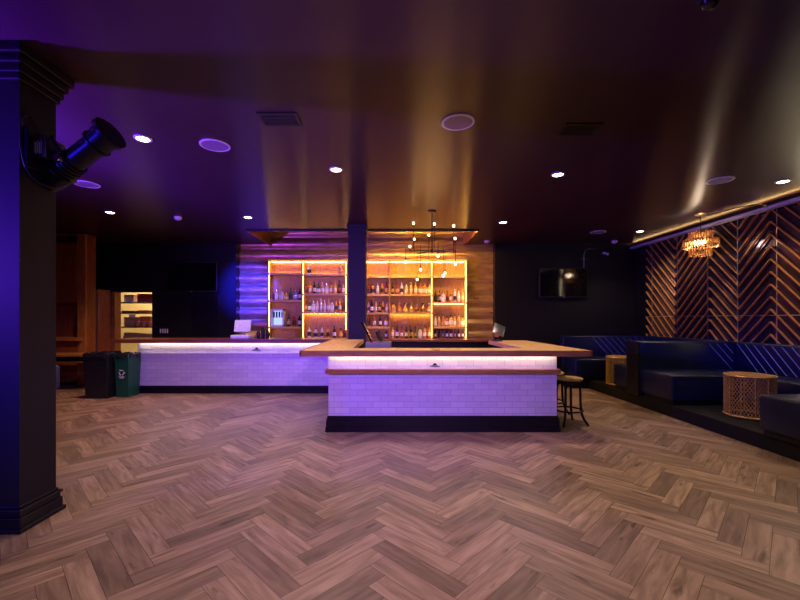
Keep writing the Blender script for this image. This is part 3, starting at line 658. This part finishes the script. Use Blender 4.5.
# crystal pendant by the chevron wall
x, y = cpos(700.5, 214)
pz = EYE+(319-243.5)*y/F
t = thing('crystal_pendant', 'gold crystal drum pendant lamp hanging before the chevron slat wall', 'pendant lamp', (x, y, H))
obj('canopy', MB().lathe([(0.001, -0.035), (0.05, -0.03), (0.085, -0.001), (0.001, -0.001)], (x, y, H)), 'copper', t, smooth=True)
obj('cord', MB().cyl((x, y, H-0.03), (x, y, pz+0.14), 0.006), 'black_metal', t, smooth=True)
m = MB()
for rr, zc in ((0.17, 0.19), (0.255, 0.06), (0.255, -0.05), (0.15, -0.17)): m.tube([(x+rr*math.cos(a*PI/16), y+rr*math.sin(a*PI/16), pz+zc) for a in range(32)], 0.007, 6, closed=True)
for a in range(4): m.tube([(x, y, pz+0.19), (x+0.17*math.cos(a*PI/2), y+0.17*math.sin(a*PI/2), pz+0.19), (x+0.255*math.cos(a*PI/2), y+0.255*math.sin(a*PI/2), pz+0.06)], 0.005, 6)
obj('metal_frame', m, 'gold_slat', t, smooth=True)
m = MB()
for a in range(26):
    th = a*2*PI/26; m.cyl((x+0.17*math.cos(th), y+0.17*math.sin(th), pz+0.03), (x+0.17*math.cos(th), y+0.17*math.sin(th), pz+0.21), 0.010, 0.012, 6)
for a in range(36):
    th = a*2*PI/36; m.cyl((x+0.255*math.cos(th), y+0.255*math.sin(th), pz-0.08), (x+0.255*math.cos(th), y+0.255*math.sin(th), pz+0.07), 0.010, 0.012, 6)
for a in range(24):
    th = a*2*PI/24; m.cyl((x+0.16*math.cos(th), y+0.16*math.sin(th), pz-0.22), (x+0.16*math.cos(th), y+0.16*math.sin(th), pz-0.10), 0.010, 0.012, 6)
obj('crystal_rods', m, 'amber_glass', t, smooth=True)
for a in range(4):
    th = a*PI/2+0.5; obj('bulb', MB().sphere((x+0.07*math.cos(th), y+0.07*math.sin(th), pz+0.02), 0.024, 10, 8, sz=1.5), 'pendant_glow', t, smooth=True)
lamp('pendant_glow_lamp', 'POINT', (x, y, pz), None, 14, WARM, shadow_soft_size=0.06)
# cable from the pendant canopy to the light channel
t = thing('ceiling_cable', 'thin curved cable with chrome end looping from the pendant towards the chevron wall', 'cable', (x+0.3, y-0.3, H))
obj('cord', MB().tube([(x+0.11, y-0.02, H-0.012), (x+0.16, y-0.25, H-0.03), (x+0.22, y-0.45, H-0.02), (x+0.3, y-0.65, H-0.03)], 0.008), 'cable_black', t, smooth=True)
obj('chrome_end', MB().tube([(x+0.3, y-0.65, H-0.03), (x+0.34, y-0.78, H-0.05), (x+0.36, y-0.86, H-0.12)], 0.011), 'chrome', t, smooth=True)
obj('clip', MB().box(x+0.13, x+0.19, y-0.28, y-0.22, H-0.03, H-0.001), 'chrome', t)

# ------------------------------------------------------------------ light channel and chevron slat wall
t = thing('light_channel', 'long pale metal light channel running along the ceiling edge above the chevron wall', 'light channel', (XR, 6, 3.2))
obj('housing', MB().box(XR-0.13, XR-0.02, 1.5, YB-0.01, 3.15, 3.20), 'channel_metal', t, bevel=0.004)
obj('dark_rail', MB().box(XR-0.10, XR-0.02, 1.5, YB-0.01, 3.2002, 3.25), 'black_metal', t)
obj('light_strip', MB().box(XR-0.075, XR-0.05, 1.5, YB-0.05, 3.2502, 3.256), 'led_shelf', t)
lamp('channel_glow', 'AREA', (XR-0.09, 5.6, 3.262), (XR-0.60, 5.6, 3.285), 18, (1.0, 0.84, 0.55), shape='RECTANGLE', size=0.02, size_y=7.5)
CHX = XR - 0.06     # plane of the slat tips
t = thing('slatted_wall_screen', 'chevron wall screen of gold-edged slats over dark mirror behind the booths', 'wall screen', (XR, 6, 1.1))
m = MB(); ys = [9.9, 9.32, 8.37, 7.47, 6.85, 6.27, 5.70, 5.13, 4.56, 3.99, 3.42]
mir = [9.72, 9.15, 8.35, 7.55, 6.9, 6.2, 5.5, 4.8, 4.0, 3.2, 2.4]
for a in range(len(mir)-1): m.box(XR+0.03, XR+0.05, mir[a+1]+0.006, mir[a]-0.006, 0.9, 3.3)
obj('mirror_backing', m, 'dark_mirror', t)
m = MB()
for a in mir: m.box(XR+0.022, XR+0.029, a-0.008, a+0.008, 0.9, 3.17)
m.box(XR+0.022, XR+0.029, 3.2, 9.7, 1.50, 1.515)
obj('mirror_edge_strips', m, 'steel', t)
ztop, zbot = 3.165, 1.0
sp = 0.197
# height of one slat at each fold; slopes are 45 degrees, alternating
for a in range(1, len(ys)-1):
    yA, yB_ = ys[a], ys[a+1]; down = (a % 2 == 1)        # going toward the camera the slat falls (down) or rises
    dz = abs(yA-yB_)
    m = MB()
    if a == 1: zref = 2.48
    zA0 = zref; zB0 = zref - dz if down else zref + dz
    zref = zB0
    for n_ in range(-26, 27):
        zA, zB = zA0+n_*sp, zB0+n_*sp
        s0, s1 = 0.0, 1.0
        lo, hi = min(zA, zB), max(zA, zB)
        if hi < zbot+0.05 or lo > ztop-0.05: continue
        def tt(z): return (z-zA)/(zB-zA)
        c0, c1 = sorted((tt(zbot), tt(ztop))); s0 = max(0, c0); s1 = min(1, c1)
        if s1-s0 < 0.05: continue
        ya, yb = yA+(yB_-yA)*s0, yA+(yB_-yA)*s1; za, zb = zA+(zB-zA)*s0, zA+(zB-zA)*s1
        th = 0.0065
        poly = [(ya, za-th), (yb, zb-th), (yb, zb+th), (ya, za+th)]
        m.prism(poly, 'x', XR-0.018, XR+0.02)
    obj('slat_panel', m, 'gold_slat', t)
# end panel, purple-black boards in the corner
obj('corner_board', MB().box(XR-0.0, XR+0.02, 9.34, 9.72, 1.0, 3.165), 'black_paint', t)

# ------------------------------------------------------------------ booths
ZS = 0.62; ZBK = 1.07
def diagonal_lines(parent, plane, s0, s1, z0, z1, pos, s_start, s_end, step, sgn):  # thin pale raised diagonal tubes across the front of a backrest
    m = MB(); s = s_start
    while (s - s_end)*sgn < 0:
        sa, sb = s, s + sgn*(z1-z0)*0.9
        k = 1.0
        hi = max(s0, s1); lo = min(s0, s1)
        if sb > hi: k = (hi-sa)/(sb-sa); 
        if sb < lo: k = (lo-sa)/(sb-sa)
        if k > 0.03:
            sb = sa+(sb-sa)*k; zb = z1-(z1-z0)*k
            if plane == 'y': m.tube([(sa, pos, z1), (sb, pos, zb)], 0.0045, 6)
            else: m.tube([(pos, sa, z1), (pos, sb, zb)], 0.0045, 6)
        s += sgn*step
    o = obj('diagonal_lines', m, 'pale_line_vinyl', parent, smooth=True); o['label'] = 'pale raised diagonal lines'
def bench(label, x0, x1, seat, back, backz=ZBK, plinth=True):
    # seat: (y0,y1) front and back ; back: (x0,x1,y0,y1)
    t = thing('booth_bench', label, 'booth bench', ((x0+x1)/2, (seat[0]+seat[1])/2, PZ), 'navy booth benches')
    obj('plinth', MB().box(x0+0.03, x1-0.03, seat[0]+0.03, seat[1]-0.03, PZ, PZ+0.06), 'black_paint', t)
    obj('seat', MB().rbox(x0, x1, seat[0], seat[1], PZ+0.06, ZS, 0.03), 'navy_vinyl', t, smooth=True)
    bo = obj('backrest', MB().rbox(back[0], back[1], back[2], back[3], back[4] if len(back) > 4 else PZ, backz, 0.025), 'navy_vinyl', t, smooth=True)
    return t, bo
t, bo = bench('navy vinyl bench against the far black wall, deepest in the room', 3.85, 5.24, (8.30, 8.88), (3.84, 5.93, 8.885, 9.06))
diagonal_lines(bo, 'y', 3.84, 5.90, ZS, ZBK-0.03, 8.883, 4.5, 5.9, 0.135, 1)
t, bo = bench('navy vinyl bench along the chevron wall in the far booth', 5.25, 5.72, (7.02, 8.875), (5.73, 5.93, 7.02, 8.88))
t, bo = bench('navy bench end behind the black divider, in front of the far drum table', 4.16, 5.235, (6.985, 7.45), (4.15, 5.93, 6.83, 6.98))
obj('end_panel', MB().box(4.125, 4.148, 6.65, 6.98, PZ, ZBK+0.005), 'black_trim', t)
t, bo = bench('navy bench facing the camera between divider and near drum table', 4.16, 5.235, (5.90, 6.645), (4.15, 5.93, 6.65, 6.825))
diagonal_lines(bo, 'y', 4.15, 5.70, ZS, ZBK-0.03, 6.648, 5.30, 5.7, 0.13, 1)
t, bo = bench('navy vinyl bench along the chevron wall in the near booth', 5.25, 5.72, (4.46, 6.64), (5.73, 5.93, 4.46, 6.645))
diagonal_lines(bo, 'x', 4.46, 6.63, ZS, ZBK-0.03, 5.728, 6.60, 4.5, 0.15, -1)
t, bo = bench('navy vinyl bench end nearest the camera at the right edge of the photo', 4.10, 5.72, (3.75, 4.45), (4.10, 5.93, 3.53, 3.745))
# drum tables of wire mesh
def drum():
    t = thing('drum_table', 'golden wire drum table in the near booth beside the front bench end', 'side table', (0, 0, 0), 'wire drum tables')
    r, h_ = 0.265, 0.545
    m = MB()
    for z_ in (0.012, h_-0.012): obj('hoop', MB().tube([(r*math.cos(a*PI/20), r*math.sin(a*PI/20), z_) for a in range(40)], 0.013, 8, closed=True), 'rattan', t, smooth=True)
    m = MB(); nb = 44
    for i in range(nb):
        for s in (1, -1):
            pts_ = []
            for q in range(9):
                z_ = 0.02 + (h_-0.04)*q/8; a = 2*PI*i/nb + s*q/8*1.15
                pts_.append((r*math.cos(a)*0.985, r*math.sin(a)*0.985, z_))
            m.tube(pts_, 0.003, 4)
    obj('wire_mesh', m, 'rattan', t)
    m = MB()
    for i in range(12):
        a = 2*PI*i/12; m.cyl((r*math.cos(a), r*math.sin(a), 0.012), (r*math.cos(a), r*math.sin(a), h_-0.012), 0.006, n=6)
    obj('upright_rods', m, 'rattan', t, smooth=True)
    obj('table_top', MB().cyl((0, 0, h_-0.012), (0, 0, h_+0.004), r-0.012, n=40), 'wood_edge', t, smooth=True)
    return t
d1 = drum(); d1.location = (4.765, 5.30, PZ+0.001)
dup(d1, (4.55, 7.86, PZ+0.001), 0.1, 'golden wire drum table in the far booth, partly hidden by the divider')

# ------------------------------------------------------------------ bar stools
def stool():
    t = thing('bar_stool', 'bentwood bar stool with pale round seat, the nearer of the two', 'bar stool', (0, 0, 0), 'bar stools at the island')
    h_ = 0.645
    obj('seat', MB().lathe([(0.001, h_-0.035), (0.165, h_-0.035), (0.185, h_-0.022), (0.185, h_-0.006), (0.17, h_), (0.10, h_-0.006), (0.001, h_-0.008)], n=32), 'seat_wood', t, smooth=True)
    obj('seat_ring', MB().tube([(0.165*math.cos(a*PI/16), 0.165*math.sin(a*PI/16), h_-0.045) for a in range(32)], 0.011, 8, closed=True), 'black_metal', t, smooth=True)
    for q in range(4):
        a = PI/4+q*PI/2; cs, sn = math.cos(a), math.sin(a)
        obj('leg', MB().tube([(0.06*cs, 0.06*sn, h_-0.045), (0.12*cs, 0.12*sn, h_-0.06), (0.15*cs, 0.15*sn, h_-0.11), (0.155*cs, 0.155*sn, 0.30), (0.165*cs, 0.165*sn, 0.18), (0.20*cs, 0.20*sn, 0.09), (0.255*cs, 0.255*sn, 0.012)], 0.0165, 8), 'black_metal', t, smooth=True)
    m = MB()
    for q in range(4):           # bentwood arches between neighbouring legs
        a0 = PI/4+q*PI/2; a1 = a0+PI/2
        P0 = Vector((0.15*math.cos(a0), 0.15*math.sin(a0), 0)); P1 = Vector((0.15*math.cos(a1), 0.15*math.sin(a1), 0))
        m.tube([(P0+(P1-P0)*(0.5-0.5*math.cos(PI*s/8)))[:2] + (0.46+0.125*math.sin(PI*s/8),) for s in range(9)], 0.011, 6)
    obj('arched_brace', m, 'black_metal', t, smooth=True)
    obj('foot_ring', MB().tube([(0.185*math.cos(a*PI/16), 0.185*math.sin(a*PI/16), 0.20) for a in range(32)], 0.012, 8, closed=True), 'black_metal', t, smooth=True)
    return t
s1 = stool(); s1.location = (2.46, 5.52, 0.001); s1.rotation_euler = (0, 0, 0.15)
dup(s1, (2.46, 6.10, 0.001), 0.5, 'bentwood bar stool with pale round seat, mostly hidden behind the front stool')

# ------------------------------------------------------------------ rubbish bins
def bin_(x, y, w_, d_, h_, mat, label, rz=0.0, lining='bag_plastic'):
    t = thing('rubbish_bin', label, 'bin', (x, y, 0), 'bins beside the bar counter')
    def fr(z_, e): return [(x-w_/2*e, y-d_/2*e, z_), (x+w_/2*e, y-d_/2*e, z_), (x+w_/2*e, y+d_/2*e, z_), (x-w_/2*e, y+d_/2*e, z_)]
    m = MB(); v = fr(0.001, 0.86)+fr(h_, 1.0)+fr(h_, 0.93)+fr(0.03, 0.80)
    m.add(v, [(3, 2, 1, 0), (0, 1, 5, 4), (1, 2, 6, 5), (2, 3, 7, 6), (3, 0, 4, 7), (4, 5, 9, 8), (5, 6, 10, 9), (6, 7, 11, 10), (7, 4, 8, 11), (8, 9, 13, 12), (9, 10, 14, 13), (10, 11, 15, 14), (11, 8, 12, 15), (12, 13, 14, 15)])
    obj('tub', m, mat, t, bevel=0.008)
    m = MB(); n = 28; r0 = []
    for (e, zo, am) in ((0.90, -0.12, 0.0), (0.965, 0.012, 0.012), (1.03, 0.008, 0.014), (1.035, -0.07, 0.03)):
        ring = []
        for i in range(n):
            a = 2*PI*i/n; cx_, cy_ = math.cos(a), math.sin(a); q = 1/max(abs(cx_), abs(cy_)); 
            ring.append((x+w_/2*e*cx_*q, y+d_/2*e*cy_*q, h_+zo+random.uniform(-am, am)))
        r0.append(ring)
    v = [p for r_ in r0 for p in r_]; f = []
    for k_ in range(3):
        for i in range(n): f.append((k_*n+i, k_*n+(i+1) % n, (k_+1)*n+(i+1) % n, (k_+1)*n+i))
    m.add(v, f); lo = obj('bin_liner', m, lining, t, smooth=True); lo['label'] = 'crinkled black plastic liner folded over the rim'
    so = lo.modifiers.new('thick', 'SOLIDIFY'); so.thickness = 0.004
    return t
bin_(-5.34, 7.44, 0.46, 0.40, 0.82, 'black_plastic', 'black rubbish bin with liner, left of the green recycling bin')
g = bin_(-4.95, 7.56, 0.26, 0.38, 0.80, 'green_plastic', 'green recycling bin between the black bin and the bar counter')
# recycling mark: three bent arrows and caption bars
m = MB(); gx, gz, gy = -4.95, 0.46, 7.379
for q in range(3):
    a = q*2*PI/3 + PI/2
    p = lambda r_, th: (gx+r_*math.cos(th), gz+r_*math.sin(th))
    a0, a1 = a-0.75, a+0.45
    m.prism([p(0.040, a0), p(0.058, a0), p(0.058, a1), p(0.040, a1)], 'y', gy-0.006, gy-0.002)
    m.prism([p(0.033, a1), p(0.068, a1), p(0.050, a1+0.45)], 'y', gy-0.006, gy-0.002)
m.box(gx-0.05, gx+0.05, gy-0.006, gy-0.002, gz-0.085, gz-0.072); m.box(gx-0.035, gx+0.035, gy-0.006, gy-0.002, gz-0.105, gz-0.094)
o = obj('recycling_mark', m, 'white_plastic', g); o['label'] = 'white recycling arrows mark'

# ------------------------------------------------------------------ left back corner: hutch, table, posts, kitchen
HX0, HX1, HY = -7.45, -6.56, 8.62
t = thing('wooden_hutch', 'tall reddish wooden hutch with panelled upper doors behind the big pillar', 'cabinet', ((HX0+HX1)/2, HY, 0))
m = MB(); m.box(HX0, HX0+0.04, HY+0.02, HY+0.30, 0, H-0.01); m.box(HX1-0.04, HX1, HY+0.02, HY+0.30, 0, H-0.01); m.box(HX0+0.04, HX1-0.04, HY+0.27, HY+0.30, 0, H-0.01); m.box(HX0+0.04, HX1-0.04, HY+0.02, HY+0.27, H-0.05, H-0.01); m.box(HX0+0.04, HX1-0.04, HY+0.02, HY+0.27, 1.80, 1.84)
obj('carcass', m, 'wood_red', t)
obj('corner_post', MB().box(HX1-0.16, HX1+0.02, HY-0.03, HY+0.02, 0, H-0.02), 'wood_orange', t, bevel=0.006)
m = MB(); m.box(HX0+0.01, HX1-0.17, HY-0.015, HY+0.018, 1.81, 3.09); d = obj('upper_door', m, 'wood_red', t, bevel=0.006)
m = MB()
for (a, b_, c_, e) in ((HX0+0.01, HX1-0.17, 1.81, 1.90), (HX0+0.01, HX1-0.17, 3.0, 3.09), (HX1-0.25, HX1-0.17, 1.90, 3.0), (HX0+0.01, HX0+0.09, 1.90, 3.0)): m.box(a, b_, HY-0.03, HY-0.0152, c_, e)
obj('door_frame_rails', m, 'wood_red', d, bevel=0.003)
obj('shelf_board', MB().box(HX0+0.04, HX1-0.04, HY-0.10, HY+0.27, 0.98, 1.06), 'wood_orange', t, bevel=0.005)
obj('lower_panel', MB().box(HX0+0.04, HX1-0.16, HY-0.0, HY+0.02, 0.10, 0.97), 'wood_red', t, bevel=0.004)
t = thing('wooden_table', 'low wooden counter top on black legs in front of the hutch beside the bins', 'table', (-6.3, 8.1, 0))
obj('table_top', MB().box(-7.3, -5.40, 7.95, 8.45, 0.70, 0.745), 'wood_orange', t, bevel=0.005)
for lx in (-7.25, -5.47):
    for ly in (8.0, 8.38): obj('leg', MB().box(lx, lx+0.05, ly, ly+0.05, 0, 0.70), 'black_metal', t)
obj('apron', MB().box(-7.2, -5.5, 8.02, 8.04, 0.60, 0.70), 'black_paint', t)
# door surrounds and wooden jamb posts of the doorway
struct('trim_5', MB().box(DX0-0.10, DX0+0.0, YB-0.03, YB+0.2, 0, DZ+0.0).box(DX0-0.001, DX0+0.05, YB-0.03, YB+0.2, 0, DZ), 'wood_orange', bevel=0.005)
t = thing('folding_door', 'red-brown wooden folding door leaves standing beside the kitchen doorway', 'door', (-6.9, 9.3, 0))
obj('leaf', MB().box(-7.02, -6.86, 9.35, 9.39, 0.02, 2.14), 'wood_red', t, bevel=0.005)
obj('leaf', MB().prism([(-6.86, 9.35), (-6.83, 9.35), (-6.72, 9.6), (-6.75, 9.6)], 'z', 0.02, 2.14), 'wood_red', t)
obj('steel_edge', MB().box(-6.868, -6.852, 9.335, 9.349, 0.02, 2.12), 'steel', t)
struct('wall_hutch_side', MB().box(-7.6, -7.46, 8.6, YB, 0, H), 'wood_red')
# kitchen beyond the doorway
KY = 12.0
struct('wall_kitchen', MB().box(-9.2, -5.0, KY, KY+0.1, 0, 2.9).box(-9.3, -9.2, YB+0.2, KY+0.1, 0, 2.9).box(-5.1, -5.0, YB+0.2, KY, 0, 2.9), 'cream_wall')
struct('ceiling_kitchen', MB().box(-9.3, -5.0, YB+0.2, KY+0.1, 2.9, 3.0), 'cream_wall')
struct('floor_kitchen', MB().box(-9.3, -5.0, YB, KY+0.1, -0.1, 0.0), 'cream_wall')
lamp('kitchen_light', 'AREA', (-7.2, 11.0, 2.85), (-7.2, 11.1, 0), 62, (1.0, 0.72, 0.36), shape='RECTANGLE', size=1.2, size_y=0.5)
t = thing('kitchen_shelf', 'steel shelving with stacked supplies seen through the kitchen doorway', 'shelf', (-6.9, 10.9, 0))
KX0, KX1, K0, K1 = -7.75, -5.95, 10.55, 10.95
for lx in (KX0, KX1-0.04):
    for ly in (K0, K1-0.04): obj('post', MB().box(lx, lx+0.04, ly, ly+0.04, 0, 2.15), 'steel', t)
KZ = [0.92, 1.25, 1.62, 1.90]
for z_ in KZ: obj('shelf_board', MB().box(KX0+0.0, KX1, K0-0.001, K1+0.001, z_-0.035, z_), 'steel', t)
def kit(name, label, cat, mb, mat, smooth=False): tag(obj(name, mb, mat, None, smooth, 0 if smooth else 0.006), label, cat)
kit('storage_box', 'square brown box on the middle kitchen shelf', 'box', MB().box(-7.05, -6.78, 10.6, 10.85, 1.251, 1.50), 'cardboard')
kit('storage_box', 'dark red box at the right of the highest kitchen shelf', 'box', MB().box(-6.70, -6.30, 10.6, 10.85, 1.901, 2.12), 'label_crimson')
kit('storage_box', 'pale box at the left of the highest kitchen shelf', 'box', MB().box(-7.05, -6.80, 10.6, 10.85, 1.901, 2.10), 'paper')
kit('serving_tray', 'long orange-brown tray on the lowest visible kitchen shelf', 'tray', MB().prism([(-7.08, 0.921), (-6.25, 0.921), (-6.2, 1.03), (-7.05, 1.09)], 'y', 10.6, 10.85), 'cardboard')
kit('food_packet', 'flat dark packet on the upper kitchen shelf', 'packet', MB().box(-7.1, -6.75, 10.58, 10.85, 1.621, 1.67), 'wood_edge')
kit('food_packet', 'orange packet lying on the upper kitchen shelf', 'packet', MB().box(-6.68, -6.45, 10.58, 10.85, 1.621, 1.68), 'orange_label')
kit('storage_box', 'large orange box on the middle kitchen shelf behind the jars', 'box', MB().box(-6.72, -6.42, 10.72, 10.9, 1.251, 1.52), 'orange_label')
for i in range(3):
    x = -6.68+i*0.15
    t = thing('jar', ['left', 'middle', 'right'][i]+'most of three orange jars on the middle kitchen shelf' if i != 1 else 'middle one of three orange jars on the middle kitchen shelf', 'jar', (x, 10.62, 1.251), 'orange jars in the kitchen')
    obj('glass', MB().lathe([(0.001, 0), (0.05, 0.001), (0.055, 0.05), (0.045, 0.11), (0.001, 0.11)], (x, 10.62, 1.251), 14), 'orange_label', t, smooth=True)
    obj('lid', MB().cyl((x, 10.62, 1.3612), (x, 10.62, 1.385), 0.047, n=14), 'white_plastic', t, smooth=True)
kit('kitchen_tub', 'small cream tub left of the orange jars', 'tub', MB().lathe([(0.001, 0), (0.07, 0.001), (0.08, 0.07), (0.001, 0.07)], (-6.86, 10.56+0.09, 1.501), 16), 'paper', True)
# dark blue chair peeking past the pillar
t = thing('lounge_chair', 'dark blue padded chair almost wholly hidden behind the big pillar', 'chair', (-5.09, 5.6, 0))
obj('seat', MB().rbox(-5.33, -4.85, 5.35, 5.82, 0.28, 0.44, 0.03), 'blue_fabric', t, smooth=True)
obj('backrest', MB().rbox(-4.89, -4.79, 5.35, 5.82, 0.44, 0.78, 0.03), 'blue_fabric', t, smooth=True)
for a in (-5.30, -4.89):
    for b_ in (5.38, 5.76): obj('leg', MB().box(a, a+0.035, b_, b_+0.035, 0, 0.285), 'black_metal', t)

# ------------------------------------------------------------------ stage spotlight on the pillar
t = thing('stage_spotlight', 'black stage spotlight clamped to the big left pillar, aimed up to the right', 'spotlight', (-2.5, 2.95, 2.6))
m = MB(); m.box(-2.529, -2.49, 2.75, 3.02, 2.50, 2.78); obj('clamp_plate', m, 'black_metal', t, bevel=0.006)
obj('control_box', MB().rbox(-2.499, -2.41, 2.80, 2.98, 2.58, 2.74, 0.012), 'black_plastic', t, smooth=True)
m = MB()
for q in range(5): m.box(-2.495+q*0.013, -2.488+q*0.013, 2.7975, 2.7995, 2.61, 2.70-0.012*(q % 2))
o = obj('info_label', m, 'grey_plastic', t); o['label'] = 'pale printed information sticker'
A = Vector((-2.50, 2.97, 2.50)); B = Vector((-1.985, 2.86, 2.79)); dv = (B-A).normalized()
m = MB(); m.cyl(A-dv*0.06, A+dv*0.10, 0.085, 0.105, 20); m.cyl(A+dv*0.1002, A+dv*0.44, 0.080, 0.080, 20)
for q in range(4): m.cyl(A+dv*(0.12+q*0.03), A+dv*(0.13+q*0.03), 0.094, 0.094, 20)
obj('lamp_barrel', m, 'black_metal', t, smooth=True)
m = MB(); m.cyl(A+dv*0.4402, A+dv*0.56, 0.088, 0.098, 20, caps=False); m.cyl(A+dv*0.56, A+dv*0.585, 0.118, 0.118, 20); m.cyl(A+dv*0.44, A+dv*0.455, 0.10, 0.10, 20); obj('front_hood', m, 'black_metal', t, smooth=True)
m = MB(); q0 = A+dv*0.18; m.tube([(-2.48, 2.95, 2.72), (-2.40, 2.84, 2.74), tuple(q0+Vector((0.02, -0.12, 0.04))), tuple(q0+Vector((0.0, -0.11, -0.02)))], 0.014, 8); obj('yoke', m, 'black_metal', t, smooth=True)
obj('tilt_knob', MB().cyl(q0+Vector((0.0, -0.13, 0.0)), q0+Vector((0, -0.08, 0.0)), 0.024, n=12), 'chrome', t, smooth=True)
obj('power_cable', MB().tube(smooth_path([(-2.47, 2.86, 2.72), (-2.50, 2.78, 2.86), (-2.505, 2.72, 2.80), (-2.505, 2.72, 2.60), (-2.48, 2.76, 2.44), (-2.42, 2.86, 2.39), (-2.36, 2.93, 2.44)]), 0.008, 8), 'cable_black', t, smooth=True)
